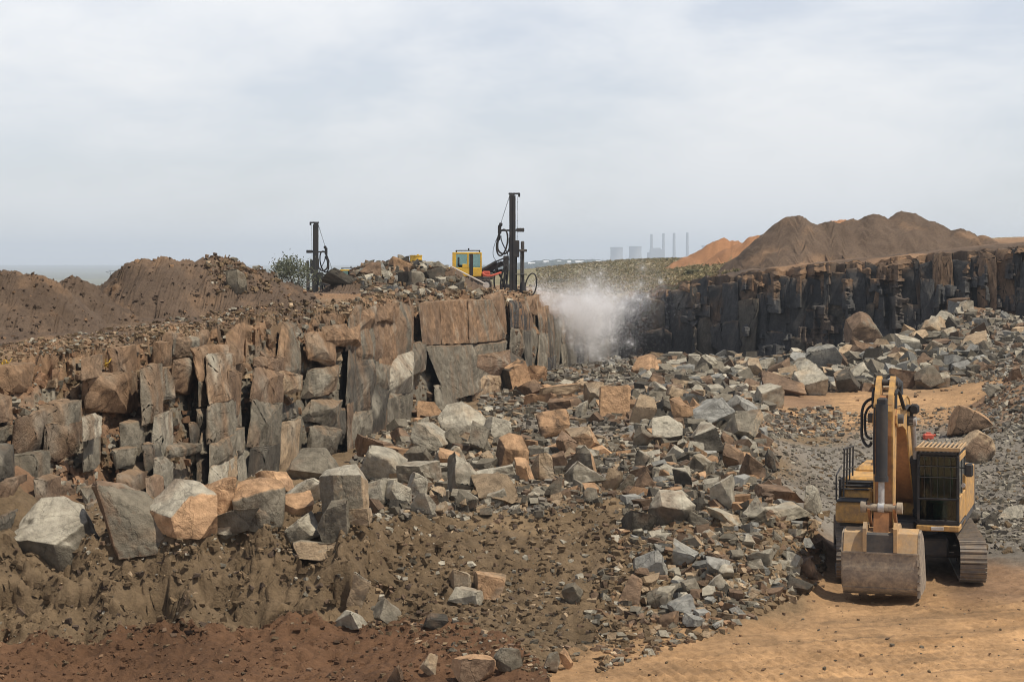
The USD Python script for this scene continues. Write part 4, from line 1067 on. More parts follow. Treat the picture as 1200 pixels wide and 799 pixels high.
# further boulders, alike within each group
WORDS = {'g': 'pale grey', 'G': 'grey', 'u': 'blue grey', 'o': 'orange', 'b': 'brown', 't': 'tan', 'd': 'dark'}
CUT = (' at the ', ' on ', ' in ', ' with ', ' behind ', ' beside ', ' below ', ' under ', ' above ', ' of ', ' left ', ' right ', ' against ', ' before ', ' between ', ' over ', ' from ', ' just ', ' high ', ' near ', ' standing ', ' leaning ', ' lying ', ' leaving ', ' low ', ' wedged ', ' sliding ', ' poking ', ' jutting ', ' sticking ', ' half ', ' halfway ', ' touching ', ' among ', ' next ', ' overhanging ', ' beneath ', ', ', ' by ')
def handle(label):
    i = min([label.find(c) for c in CUT if c in label] or [len(label)])
    return 'the ' + label[:i]
LANDMARKS = []
for e in B:
    h_ = handle(e[5])
    if sum(handle(x[5]) == h_ for x in B) == 1 and len(h_.split()) <= 6:
        LANDMARKS.append((e[0], e[1], h_))
LANDMARKS += [(487, 304, 'the yellow drum'), (547, 310, 'the yellow rig cab'), (466, 312, 'the orange block on the heap'), (396, 325, 'the big dark square rock'), (1026, 670, 'the excavator bucket')]
TAKEN = set()
def describe(x, y, w, tone):
    size = 'tiny' if w < 13 else 'small' if w < 20 else 'middling'
    order = sorted(LANDMARKS, key=lambda q: (q[0] - x) ** 2 + ((q[1] - y) * 1.4) ** 2)
    for a, b, h_ in order[:7]:
        dx, dy = a - x, b - y
        far = '' if dx * dx + dy * dy < 900 else 'some way '
        v = 'below' if dy < -9 else 'above' if dy > 9 else ''
        hz_ = 'right of' if dx < -9 else 'left of' if dx > 9 else ''
        where = f'{v} and {hz_}' if v and hz_ else v or hz_ or 'touching'
        lab = f'{size} {WORDS[tone]} stone {far}{where} {h_}'
        if lab not in TAKEN and len(lab.split()) <= 16:
            TAKEN.add(lab)
            return lab
    return None

def scatter(poly, n, wr, tones, label, group, up=False, rng=None, flat=0.72, cull=6):
    P = sg.Polygon(poly)
    x0, y0, x1, y1 = P.bounds
    k = 0
    placed = []
    tries = 0
    while k < n and tries < n * 60:
        tries += 1
        x, y = rng.uniform(x0, x1), rng.uniform(y0, y1)
        w = wr[0] + (wr[1] - wr[0]) * rng.random() ** 1.7
        if not P.contains(sg.Point(x, y)) or any((x - a) ** 2 + (y - b) ** 2 < (0.42 * (w + c)) ** 2 for a, b, c in placed):
            continue
        placed.append((x, y, w))
        tone = str(rng.choice(list(tones)))
        rock_at(x, y, w, w * rng.uniform(flat - 0.2, flat + 0.12), tone, rng, describe(x, y, w, tone) or label, group, up=up, tilt=0.3, ft=[GT] if rng.random() < 0.35 else None)
        k += 1
r6 = np.random.default_rng(66)
scatter([(745, 424), (905, 424), (915, 455), (880, 470), (760, 462)], 46, (15, 32), 'GgGuobtd', 'angular boulder in the pile along the foot of the dark wall', 'boulders at the foot of the dark wall', rng=r6)
scatter([(905, 425), (985, 408), (1075, 392), (1110, 376), (1150, 390), (1160, 430), (1110, 452), (940, 458)], 62, (12, 32), 'GgGgubt', 'grey angular boulder in the far talus above the haul road', 'boulders of the far talus', rng=r6)
scatter([(700, 470), (900, 478), (895, 515), (840, 575), (740, 575), (705, 520)], 26, (12, 26), 'GgGdob', 'angular stone between the big blocks right of the middle heap', 'stones among the right hand blocks', rng=r6)
scatter([(430, 510), (600, 500), (715, 500), (725, 575), (600, 600), (440, 600)], 34, (11, 26), 'gGgGtb', 'small broken block wedged among the boulders of the middle heap', 'small blocks in the middle heap', rng=r6)
scatter([(730, 620), (950, 610), (960, 680), (840, 735), (770, 735), (730, 690)], 34, (10, 22), 'gGutb', 'loose stone on the rubble slope left of the excavator', 'loose stones on the right slope', rng=r6)
scatter([(405, 316), (440, 306), (480, 304), (515, 310), (545, 330), (540, 346), (440, 346)], 34, (9, 22), 'GgGdGb', 'small boulder in the heap beside the yellow cab rig', 'stones of the heap beside the rig', up=True, rng=r6)

# ------------------------------------------------------------------ small rubble, past counting
PROTO = []
rp = np.random.default_rng(77)
for k in range(14):
    mm, _ = block((1, rp.uniform(0.65, 1.0), rp.uniform(0.45, 0.8)), rp, int(rp.integers(0, 2)), 0.22, 0)
    PROTO.append((np.array(mm.vertices), np.array(mm.faces)))
def rubble(name, label, spots, tones, rng, mat='rock'):
    """spots: rows of (x, y, z, size)"""
    Vs, Fs, Cs, n = [], [], [], 0
    kinds = rng.integers(0, len(PROTO), len(spots))
    th, tl = rng.uniform(0, 2 * math.pi, len(spots)), rng.normal(0, 0.45, (len(spots), 2))
    tn = rng.choice(len(tones), len(spots))
    for i, (x, y, z, s) in enumerate(spots):
        v, f = PROTO[kinds[i]]
        c, q = math.cos(th[i]), math.sin(th[i])
        R = np.array([[c, -q, 0], [q, c, 0], [0, 0, 1]]) @ np.array([[1, 0, 0], [0, math.cos(tl[i, 0]), -math.sin(tl[i, 0])], [0, math.sin(tl[i, 0]), math.cos(tl[i, 0])]])
        Vs.append(v @ R.T * s + [x, y, z + 0.12 * s])
        Fs.append(f + n)
        n += len(v)
        Cs.append(np.tile(TONE[tones[tn[i]]] * rng.uniform(0.62, 1.25), (len(v), 1)))
    return tag(obj(name, tm(np.vstack(Vs), np.vstack(Fs)), mat, cd=np.vstack(Cs)), label, 'rubble', kind='stuff')

def spots_low(poly, n, smin, smax, rng, power=2.6):
    P = sg.Polygon(poly)
    x0, y0, x1, y1 = P.bounds
    out = []
    import shapely
    while len(out) < n:
        xy = np.stack([rng.uniform(x0, x1, n), rng.uniform(y0, y1, n)], 1)
        xy = xy[shapely.contains_xy(P, xy[:, 0], xy[:, 1])]
        for x, y in xy[: n - len(out)]:
            d, z = hit_low(x, y)
            s = (smin + (smax - smin) * rng.random() ** power) / F * d
            out.append(((x - CX) / F * d, d + rng.uniform(0, 0.1), z, s))
    return np.array(out)
def spots_up(poly, n, smin, smax, rng, power=2.6):
    import shapely
    P = sg.Polygon(poly)
    x0, y0, x1, y1 = P.bounds
    out = []
    while len(out) < n:
        x, y = rng.uniform(x0, x1), rng.uniform(y0, y1)
        if shapely.contains_xy(P, x, y):
            d, z = hit_up(x, y)
            out.append(((x - CX) / F * d, d, z, (smin + (smax - smin) * rng.random() ** power) / F * d))
    return np.array(out)
r7 = np.random.default_rng(78)
GREY, MIX, WARM = ['g', 'G', 'G', 'gravel', 'gravel', 'd'], ['g', 'G', 'b', 't', 'slope', 'slope', 'bank', 'bank'], ['red', 'b', 'bank', 'tan', 'slope']
rubble('rubble', 'small grey rubble strewn between the boulders of the middle heap', np.vstack([spots_low([(420, 500), (600, 480), (720, 460), (740, 560), (700, 600), (500, 612), (400, 612)], 3600, 2.5, 12, r7), spots_low([(700, 455), (910, 455), (915, 600), (730, 620)], 3200, 2.5, 12, r7)]), GREY + ['b', 't'], r7)
rubble('blocks', 'angular blocks packed together in the middle heap', np.vstack([spots_low([(425, 520), (520, 478), (600, 500), (715, 520), (720, 575), (600, 600), (430, 602)], 420, 9, 24, r7, 1.8), spots_low([(590, 440), (720, 450), (720, 500), (600, 490)], 200, 8, 20, r7, 1.8)]), ['g', 'G', 'G', 'G', 't', 'o', 'b', 'd'], r7)
rubble('blocks', 'angular grey blocks packed together right of the middle heap', spots_low([(715, 460), (905, 465), (900, 520), (930, 600), (740, 600)], 560, 9, 24, r7, 1.8), ['g', 'G', 'G', 'G', 'u', 'd', 'b', 'o'], r7)
rubble('blocks', 'angular blocks packed together on the slope left of the excavator', spots_low([(735, 625), (955, 610), (960, 672), (850, 735), (770, 735)], 330, 7, 20, r7, 1.8), ['g', 'G', 'u', 't', 'b', 'G'], r7)
rubble('blocks', 'angular blocks packed together along the foot of the dark wall and in the far talus', np.vstack([spots_low([(740, 420), (905, 422), (915, 462), (745, 466)], 430, 8, 24, r7, 1.8), spots_low([(905, 420), (1000, 400), (1090, 375), (1120, 356), (1150, 372), (1165, 435), (1110, 454), (930, 462)], 620, 8, 26, r7, 1.9), spots_low([(1150, 370), (1230, 365), (1230, 440), (1150, 445)], 160, 5, 15, r7, 1.8)]), ['g', 'G', 'G', 'u', 'G', 't', 'b', 'd'], r7)
rubble('blocks', 'grey blocks packed in the heap beside the yellow cab rig', spots_up([(410, 322), (440, 309), (470, 305), (500, 307), (535, 328), (540, 342), (430, 342)], 260, 5, 16, r7, 1.8), ['G', 'G', 'd', 'g', 'u', 'b'], r7)
rubble('rubble', 'stray stones lying on the haul road', np.vstack([spots_low([(660, 799), (700, 775), (960, 700), (1230, 690), (1230, 799)], 260, 1.2, 6, r7, 3.5), spots_low([(930, 470), (1160, 450), (1160, 500), (930, 515)], 120, 1.2, 5, r7, 3)]), ['tan', 'b', 'slope', 'G'], r7)
rubble('rubble', 'small stones and clods on the earth bank below the terrace', np.vstack([spots_low([(-40, 640), (400, 632), (430, 735), (-40, 760)], 550, 1.6, 7, r7, 3.4), spots_low([(60, 590), (420, 580), (420, 650), (60, 660)], 1500, 1.6, 8, r7)]), MIX, r7)
rubble('rubble', 'broken stone scattered down the middle earth slope', spots_low([(420, 610), (720, 590), (740, 740), (640, 799), (430, 740)], 2500, 1.8, 10, r7, 3.0), MIX + ['slope', 'bank'], r7)
rubble('rubble', 'loose rubble on the slope left of the excavator', spots_low([(720, 610), (965, 600), (965, 690), (850, 742), (700, 790), (690, 720)], 3300, 2, 13, r7, 2.6), ['g', 'G', 't', 'b', 'slope', 'slope', 'tan', 'bank'], r7)
rubble('rubble', 'clods and stones lying on the red soil', spots_low([(-40, 735), (450, 728), (640, 740), (640, 800), (-40, 800)], 600, 1.3, 9, r7, 3.6), WARM, r7)
rubble('gravel', 'grey crushed gravel spread behind the excavator', np.vstack([spots_low([(915, 490), (1230, 470), (1230, 640), (965, 615), (915, 560)], 5500, 1.6, 6.5, r7, 2.8), spots_low([(1120, 560), (1230, 540), (1230, 650), (1150, 650)], 700, 2, 11, r7, 2.6)]), ['g', 'G', 'gravel', 'gravel', 'G', 'slope'], r7)
rubble('rubble', 'grey rubble of the far talus and pit bottom', np.vstack([spots_low([(690, 415), (915, 420), (930, 460), (700, 462)], 2400, 2, 9, r7), spots_low([(900, 415), (1100, 372), (1230, 360), (1230, 440), (1100, 456), (920, 462)], 3600, 2, 9, r7), spots_low([(905, 480), (985, 478), (990, 512), (905, 515)], 500, 2, 9, r7, 2), spots_low([(1150, 440), (1230, 420), (1230, 540), (1160, 500)], 900, 2, 9, r7), spots_low([(560, 452), (640, 432), (725, 416), (725, 470), (600, 500), (560, 490)], 1500, 2, 10, r7, 2.4)]), GREY + ['g', 'b', 'u'], r7)
rubble('rubble', 'chips of stone on the bench top and mounds', np.vstack([spots_up([(-40, 410), (300, 360), (630, 335), (630, 350), (400, 372), (200, 400), (0, 428), (-40, 428)], 3200, 1.5, 7, r7, 3.2), spots_up([(400, 318), (440, 306), (480, 303), (520, 312), (555, 345), (430, 352)], 1500, 2, 9, r7, 2.2), spots_up([(240, 300), (330, 320), (330, 345), (250, 345)], 260, 1.5, 8, r7, 2.4)]), MIX + ['edge', 'tan'], r7)
rubble('clods', 'crumbled earth clods on the face of the bank', np.vstack([spots_low([(-40, 650), (420, 640), (440, 735), (-40, 755)], 1100, 1.4, 11, r7, 4.5), spots_low([(400, 620), (720, 595), (730, 740), (620, 760), (430, 735)], 900, 1.6, 8, r7, 3.4)]), ['bank', 'bank', 'slope', 'dark'], r7, mat='soil')
rubble('clods', 'crumbled red earth clods on the red soil', spots_low([(-40, 740), (480, 730), (640, 760), (620, 800), (-40, 800)], 1300, 1.4, 9, r7, 3.6), ['red'], r7, mat='soil')
rubble('clods', 'brown earth clods on the mounds and bench', spots_up([(-40, 316), (60, 318), (120, 338), (165, 302), (260, 298), (340, 325), (420, 345), (300, 372), (100, 412), (-40, 420)], 900, 1.2, 6, r7, 4), ['heap', 'heap', 'dark', 'tan'], r7, mat='soil')
ledge = []
for _ in range(3000):
    x = r7.uniform(-30, 625)
    t, dt, f_, df = [float(a[0]) for a in rim([x])]
    p, n, k = face_point(x, t + (f_ - t) * r7.random())
    i, j = int(np.clip((x + 300) / 2.8, 0, len(pc) - 1)), int(np.clip((k + 0.02) / 1.06 * 94, 0, 94))
    q = VM[i, j]
    ledge.append((q[0], q[1] - 0.03, q[2], (1.8 + 13 * r7.random() ** 3) / F * q[1]))
rubble('rubble', 'broken stone and earth lodged on the ledges of the left rock face', np.array(ledge), ['G', 'g', 'b', 'tan', 'bank', 'chute', 't'], r7)

# ------------------------------------------------------------------ excavator (x to the viewer's right, y to its rear, z up; origin at the slew centre on the ground)
EX, EY = 9.36, 46.6
UP_YAW, LOW_YAW = -17.5, -8.5
ex = thing('excavator', 'dusty yellow tracked excavator with bucket curled on the ground, black caged cab', 'excavator', (EX, EY, float(z_low(EX - 0.5, EY - 1.5))), UP_YAW)
def xo(name, m, mat, parent=None, smooth=30, label=None, low=False):
    if low:
        m = rotz(m, LOW_YAW - UP_YAW)
    m = m.copy()
    v = np.array(m.vertices)
    if not low and v[:, 1].min() < -1.85:           # working arm folded in a little
        v[:, 1] = np.where(v[:, 1] > -5.0, v[:, 1] * 0.82, v[:, 1] + 0.9)
    m.vertices = v * 0.95
    return obj(name, m, mat, parent or ex, smooth=smooth, label=label)

# undercarriage
frame = cat([cbox(-0.95, 0.95, -1.25, 1.25, 0.48, 0.92, 0.05), prism_x([(-1.1, 0.5), (-0.5, 0.9), (0.5, 0.9), (1.1, 0.5), (0.9, 0.42), (-0.9, 0.42)], -1.35, 1.35), cyl((0, 0, 0.9), (0, 0, 1.16), 0.78, 32)])
xo('undercarriage_frame', frame, 'dark_grey_steel', low=True)
def stadium(t, L, r, zc):
    """point and direction on the track loop, t in metres along it"""
    per = 2 * L + 2 * math.pi * r
    t = t % per
    if t < L:
        return np.array([-L / 2 + t, zc - r]), np.array([1, 0.0])
    t -= L
    if t < math.pi * r:
        a = -math.pi / 2 + t / r
        return np.array([L / 2 + r * math.cos(a), zc + r * math.sin(a)]), np.array([-math.sin(a), math.cos(a)])
    t -= math.pi * r
    if t < L:
        return np.array([L / 2 - t, zc + r]), np.array([-1.0, 0])
    t -= L
    a = math.pi / 2 + t / r
    return np.array([-L / 2 + r * math.cos(a), zc + r * math.sin(a)]), np.array([-math.sin(a), math.cos(a)])
LT, RT, ZT = 3.95, 0.46, 0.52
PER = 2 * LT + 2 * math.pi * RT
NS = 46
for sx in (-1, 1):
    xc = sx * 1.45
    loop = []
    for t in np.linspace(0, PER, 90, endpoint=False):
        loop.append(stadium(t, LT, RT - 0.05, ZT)[0])
    inner = []
    for t in np.linspace(0, PER, 90, endpoint=False):
        inner.append(stadium(t, LT, RT - 0.14, ZT)[0])
    ring = sg.Polygon(loop, [inner[::-1]])
    m = trimesh.creation.extrude_polygon(ring, 0.34, engine='earcut')
    v = m.vertices
    chain = trimesh.Trimesh(np.stack([v[:, 2] + xc - 0.17, v[:, 0], v[:, 1]], 1), m.faces, process=False)
    tr = xo('track', chain, 'track_steel', low=True)
    for k in range(NS):
        p, a = stadium((k + 0.5) * PER / NS, LT, RT, ZT)
        w = PER / NS * 0.47
        n = np.array([a[1], -a[0]])
        prof = [(-w, -0.03), (w, -0.03), (w, 0.008), (w * 0.86, 0.012), (w * 0.8, 0.045), (w * 0.6, 0.045), (w * 0.52, 0.012), (-w * 0.05, 0.012), (-w * 0.1, 0.032), (-w * 0.3, 0.032), (-w * 0.36, 0.010), (-w, 0.008)]
        pr = [tuple(p + a * q[0] + n * q[1]) for q in prof]
        xo('shoe', prism_x(pr, xc - 0.31, xc + 0.31), 'track_steel', tr, smooth=False, low=True)
    xo('track_frame', cat([cbox(xc - 0.15, xc + 0.15, -1.9, 1.9, 0.36, 0.74, 0.05)] + [cyl((xc - 0.2, y, 0.27), (xc + 0.2, y, 0.27), 0.14, 18) for y in np.linspace(-1.5, 1.5, 7)] + [cyl((xc - 0.13, y, 0.83), (xc + 0.13, y, 0.83), 0.08, 14) for y in (-0.8, 0.8)]), 'dark_grey_steel', low=True)
    xo('idler', cat([cyl((xc - 0.16, -LT / 2, ZT), (xc + 0.16, -LT / 2, ZT), 0.36, 28), cyl((xc - 0.25, -LT / 2, ZT), (xc + 0.25, -LT / 2, ZT), 0.16, 20)]), 'rust_paint', low=True)
    xo('sprocket', cat([cyl((xc - 0.08, LT / 2, ZT), (xc + 0.08, LT / 2, ZT), 0.37, 24), cyl((xc - 0.29, LT / 2, ZT), (xc + 0.29, LT / 2, ZT), 0.24, 24)]), 'dark_grey_steel', low=True)
# upper structure
xo('deck', cat([cbox(-1.5, 1.45, -1.25, 2.75, 1.16, 1.36, 0.03), cbox(-0.75, 0.35, -1.55, -1.2, 1.16, 1.34, 0.03)]), 'dark_grey_steel')
xo('toolbox', cat([cbox(-1.52, -0.72, -1.72, -0.95, 1.30, 1.80, 0.05), cbox(-1.50, -0.74, -0.93, -0.45, 1.34, 2.02, 0.05)]), 'yellow_paint')
xo('step', cat([cbox(-1.50, -0.80, -1.74, -1.0, 1.805, 1.84, 0.01)] + [cbox(-1.50, -0.80, -0.98 + 0.17 * k, -0.87 + 0.17 * k, 2.02 + 0.07 * k, 2.05 + 0.07 * k, 0.01) for k in range(3)] + [cbox(-1.535, -1.49, -1.0, -0.42, 1.34, 2.28, 0.012)]), 'black_steel')
xo('side_house', cat([cbox(-1.50, -0.45, -0.42, 1.1, 1.36, 2.28, 0.06)]), 'yellow_paint')
xo('radiator_grille', cat([cbox(-1.44, -0.52, -0.452, -0.425, 1.9, 2.2, 0.01)] + [cbox(-1.42, -0.54, -0.475, -0.45, 1.93 + 0.055 * k, 1.955 + 0.055 * k, 0.006) for k in range(5)]), 'black_steel')
xo('engine_hood', cat([cbox(-1.40, 1.42, 1.0, 2.62, 1.36, 2.42, 0.1), cbox(-0.5, 0.45, -0.3, 1.2, 1.36, 1.75, 0.06), cbox(-1.0, 0.9, 1.2, 2.4, 2.4, 2.62, 0.08)]), 'yellow_paint')
cwp = [(-1.45, 2.6), (1.47, 2.6), (1.47, 2.9), (1.25, 3.2), (0.6, 3.38), (-0.6, 3.38), (-1.25, 3.2), (-1.45, 2.9)]
cwm = trimesh.creation.extrude_polygon(sg.Polygon(cwp), 1.15, engine='earcut')
cwm.apply_translation([0, 0, 1.22])
xo('counterweight', cwm, 'dark_grey_steel')
xo('exhaust_pipe', cat([tube([(-0.9, 1.7, 2.4), (-0.9, 1.7, 2.95), (-0.9, 1.78, 3.05)], 0.07, 12)]), 'black_steel')
xo('side_panel', cat([cbox(1.40, 1.47, -0.05, 2.6, 1.36, 2.40, 0.02)]), 'yellow_paint')
rail = []
for y in (-1.0, -0.72, -0.45, -0.15):
    rail.append(tube([(-1.42 + 0.12 * (y + 1), y, 1.85), (-1.40 + 0.12 * (y + 1), y, 3.02)], 0.022, 8))
rail += [tube([(-1.42, -1.0, 3.02), (-1.30, -0.15, 3.02)], 0.022, 8), tube([(-1.42, -1.0, 2.5), (-1.30, -0.15, 2.5)], 0.018, 8), tube([(-1.5, -1.7, 1.84), (-1.5, -1.68, 2.45), (-1.45, -1.1, 2.62)], 0.022, 8)]
xo('handrail', cat(rail), 'black_steel')
# cab
CX0, CX1, CY0, CY1, CZ0, CZ1 = 0.44, 1.44, -1.78, 0.05, 1.36, 3.10
cab = xo('cab', cat([cbox(CX0, CX0 + 0.07, CY0 + 0.02, CY0 + 0.10, CZ0, CZ1, 0.015), cbox(CX1 - 0.07, CX1, CY0 + 0.02, CY0 + 0.10, CZ0, CZ1, 0.015), cbox(CX0, CX0 + 0.07, CY1 - 0.1, CY1, CZ0, CZ1, 0.015), cbox(CX1 - 0.07, CX1, CY1 - 0.1, CY1, CZ0, CZ1, 0.015),
                       cbox(CX1 - 0.06, CX1, -0.85, -0.76, CZ0, CZ1, 0.015), cbox(CX0, CX1, CY0 + 0.02, CY1, CZ1 - 0.09, CZ1, 0.02), cbox(CX0, CX1, CY0 + 0.02, CY0 + 0.09, CZ0, CZ0 + 0.10, 0.015), cbox(CX0, CX1, CY0 + 0.015, CY0 + 0.075, 1.93, 1.985, 0.01), cbox(CX0, CX1, CY0 + 0.02, CY1, CZ0 - 0.02, CZ0 + 0.04, 0.01),
                       cbox(CX0, CX0 + 0.05, CY0 + 0.1, CY1, CZ0, 2.0, 0.01)]), 'black_steel')
xo('cab_sill', cat([cbox(CX0 - 0.01, CX1 + 0.01, CY0 - 0.01, CY1, 1.19, 1.335, 0.025)]), 'yellow_paint', cab)
xo('number_plate', cat([cbox(0.78, 1.08, CY0 - 0.035, CY0 - 0.012, 1.215, 1.30, 0.008)]), 'pale_steel', cab)
xo('cab_door', cat([cbox(CX1 - 0.03, CX1 + 0.012, -0.75, CY1 - 0.1, 1.40, 2.02, 0.012), cbox(CX1 - 0.03, CX1 + 0.012, CY0 + 0.1, -0.86, 1.40, 2.02, 0.012), cbox(CX1 - 0.03, CX1 + 0.01, CY0 + 0.1, CY1 - 0.02, 2.86, 3.0, 0.01)]), 'yellow_paint', cab)
xo('rear_wall', cbox(CX0 + 0.05, CX1 - 0.05, CY1 - 0.06, CY1 - 0.02, CZ0, 2.95, 0.01), 'window_tint', cab)
xo('windscreen', cat([cbox(CX0 + 0.07, CX1 - 0.07, CY0 + 0.05, CY0 + 0.062, 1.985, CZ1 - 0.09, 0.003)]), 'cab_glass', cab)
xo('lower_window', cat([cbox(CX0 + 0.07, CX1 - 0.07, CY0 + 0.05, CY0 + 0.062, CZ0 + 0.1, 1.93, 0.003)]), 'cab_glass', cab)
xo('side_window', cat([cbox(CX1 - 0.03, CX1 - 0.02, CY0 + 0.1, -0.86, 2.02, 2.86, 0.003), cbox(CX1 - 0.03, CX1 - 0.02, -0.76, CY1 - 0.1, 2.02, 2.86, 0.003), cbox(CX0 + 0.02, CX0 + 0.03, CY0 + 0.1, CY1 - 0.1, 2.0, 3.0, 0.003)]), 'cab_glass', cab)
grd = [cbox(CX0 + 0.02, CX1 - 0.02, CY0 - 0.05, CY0 - 0.025, z, z + 0.014, 0.004) for z in (1.97, 2.48, 2.74, 2.98)]
grd += [cbox(x, x + 0.009, CY0 - 0.045, CY0 - 0.03, 1.97, 3.0, 0.002) for x in np.linspace(CX0 + 0.03, CX1 - 0.05, 7)]
grd += [cbox(x, x + 0.03, CY0 - 0.05, CY0 + 0.03, 2.95, 3.0, 0.006) for x in (CX0 + 0.02, CX1 - 0.05)] + [cbox(x, x + 0.03, CY0 - 0.05, CY0 + 0.03, 1.97, 2.02, 0.006) for x in (CX0 + 0.02, CX1 - 0.05)]
xo('window_guard', cat(grd), 'black_steel', cab)
rg = [cbox(CX0 - 0.03, CX1 + 0.03, CY0 - 0.06, CY0 - 0.02, CZ1 + 0.01, CZ1 + 0.11, 0.012), cbox(CX0 - 0.03, CX0 + 0.01, CY0 - 0.06, CY1, CZ1 + 0.01, CZ1 + 0.09, 0.01), cbox(CX1 - 0.01, CX1 + 0.03, CY0 - 0.06, CY1, CZ1 + 0.01, CZ1 + 0.09, 0.01)]
rg += [cbox(x, x + 0.045, CY0 - 0.02, CY1, CZ1 + 0.03, CZ1 + 0.07, 0.008) for x in np.linspace(CX0 + 0.06, CX1 - 0.1, 9)]
xo('roof_guard', cat(rg), 'dusty_yellow', cab)
xo('work_light', cat([cbox(x - 0.06, x + 0.06, CY0 - 0.1, CY0 - 0.0, 2.86, 2.95, 0.02) for x in (0.62, 1.26)]), 'pale_steel', cab)
xo('seat', cat([cbox(0.68, 1.2, -1.0, -0.5, 1.75, 1.92, 0.06), cbox(0.69, 1.19, -0.58, -0.42, 1.9, 2.62, 0.06), cbox(0.76, 1.12, -0.57, -0.44, 2.64, 2.88, 0.05), cbox(0.74, 1.14, -0.95, -0.45, 1.4, 1.75, 0.04)]), 'seat_fabric', cab)
xo('control_console', cat([cbox(0.55, 0.68, -1.2, -0.5, 1.4, 2.05, 0.03), cbox(1.2, 1.33, -1.2, -0.5, 1.4, 2.05, 0.03), cyl((0.61, -1.15, 2.05), (0.61, -1.2, 2.25), 0.025, 10), cyl((1.27, -1.15, 2.05), (1.27, -1.2, 2.25), 0.025, 10)]), 'black_steel', cab)
mir = xo('mirror', cat([tube([(CX1, CY0 + 0.15, 2.72), (CX1 + 0.2, CY0 + 0.05, 2.72)], 0.018, 8), cbox(CX1 + 0.13, CX1 + 0.33, CY0 - 0.05, CY0 + 0.08, 2.52, 2.84, 0.05)]), 'black_steel', cab)
xo('beacon_light', cat([cyl((CX1 + 0.09, CY0 + 0.05, 2.3), (CX1 + 0.09, CY0 + 0.14, 2.3), 0.05, 14)]), 'pale_steel', cab)
# boom
bx0, bx1 = -0.30, 0.26
BOOM = [(-0.05, 2.10), (-0.9, 3.15), (-1.7, 4.02), (-2.3, 4.36), (-2.9, 4.46), (-3.7, 4.40), (-4.85, 4.26), (-5.18, 4.14), (-5.22, 3.96), (-5.02, 3.86), (-3.9, 3.82), (-3.0, 3.66), (-2.45, 3.34), (-1.7, 2.55), (-0.75, 1.82), (-0.35, 1.66), (-0.1, 1.72)]
boom = xo('boom', cat([prism_x(BOOM, bx0 + 0.03, bx1 - 0.03)]), 'rust_paint', smooth=False)
def offset_strip(line, w, x0, x1):
    return prism_x(list(sg.LineString(line).buffer(w, cap_style=2, join_style=2).exterior.coords)[:-1], x0, x1)
for x in (bx0, bx1 - 0.028):
    xo('side_plate', prism_x(BOOM, x, x + 0.028), 'yellow_paint', boom, smooth=False)
xo('top_plate', offset_strip(np.array(BOOM[1:7]) + [0, 0.012], 0.011, bx0 - 0.02, bx1 + 0.02), 'yellow_paint', boom, smooth=False)
for c_ in (cyl((bx0 - 0.12, -5.0, 4.05), (bx1 + 0.12, -5.0, 4.05), 0.11, 20), cyl((bx0 - 0.14, -2.62, 3.85), (bx1 + 0.14, -2.62, 3.85), 0.12, 20), cyl((bx0 - 0.1, -0.25, 1.9), (bx1 + 0.1, -0.25, 1.9), 0.14, 20)):
    xo('boom_pin', c_, 'dark_grey_steel', boom)
xo('boom_light', cat([cbox(bx1 + 0.05, bx1 + 0.28, -2.75, -2.5, 4.02, 4.26, 0.06), cyl((bx1 + 0.165, -2.80, 4.14), (bx1 + 0.165, -2.74, 4.14), 0.09, 16), cbox(bx1 - 0.02, bx1 + 0.1, -2.68, -2.58, 4.08, 4.16, 0.02)]), 'rubber', boom)
hose = []
for k, (x, s) in enumerate(((bx1 + 0.03, 1), (bx1 + 0.07, 1), (bx0 - 0.03, 1), (bx0 - 0.07, 1))):
    hose.append(tube(curve([(x, -0.5, 2.5), (x, -1.6, 3.55), (x, -2.6, 4.2), (x, -3.8, 4.2), (x, -4.6, 4.42), (x * 0.8, -5.05, 4.72), (x * 0.75, -5.3, 4.3)], 26), 0.025, 7))
xo('hose', cat(hose), 'rubber', boom)
xo('hose_loop', cat([tube(curve([(bx0 - 0.02, -4.9, 4.5), (bx0 - 0.22, -5.0, 4.35), (bx0 - 0.27, -5.0, 3.9), (bx0 - 0.24, -5.05, 3.55), (bx0 - 0.12, -5.15, 3.42), (bx0 - 0.02, -5.25, 3.5)], 24), 0.035, 8), tube(curve([(bx0 - 0.02, -4.85, 4.35), (bx0 - 0.17, -4.95, 4.2), (bx0 - 0.2, -5.0, 3.9), (bx0 - 0.16, -5.05, 3.66), (bx0 - 0.02, -5.2, 3.6)], 24), 0.03, 8)]), 'rubber', boom)
for sx, xx in ((-1, bx0 - 0.13), (1, bx1 + 0.13)):
    cy_ = xo('lift_cylinder', cat([cyl((xx, -0.95, 1.45), (xx, -1.95, 2.88), 0.115, 18), cyl((xx, -0.95, 1.45), (xx, -1.02, 1.55), 0.15, 18), cyl((xx, -1.9, 2.8), (xx, -1.98, 2.92), 0.135, 18)]), 'black_steel')
    xo('piston_rod', cat([cyl((xx, -1.9, 2.8), (xx, -2.62, 3.85), 0.06, 14), cyl((xx - 0.08, -2.62, 3.85), (xx + 0.08, -2.62, 3.85), 0.12, 16)]), 'chrome_rod', cy_)
cy_ = xo('stick_cylinder', cat([cyl((-0.02, -2.3, 4.72), (-0.02, -3.7, 4.88), 0.13, 18), cbox(-0.16, 0.12, -2.45, -2.15, 4.36, 4.78, 0.03)]), 'black_steel')
xo('piston_rod', cat([cyl((-0.02, -3.65, 4.87), (-0.02, -4.86, 4.86), 0.065, 14)]), 'chrome_rod', cy_)
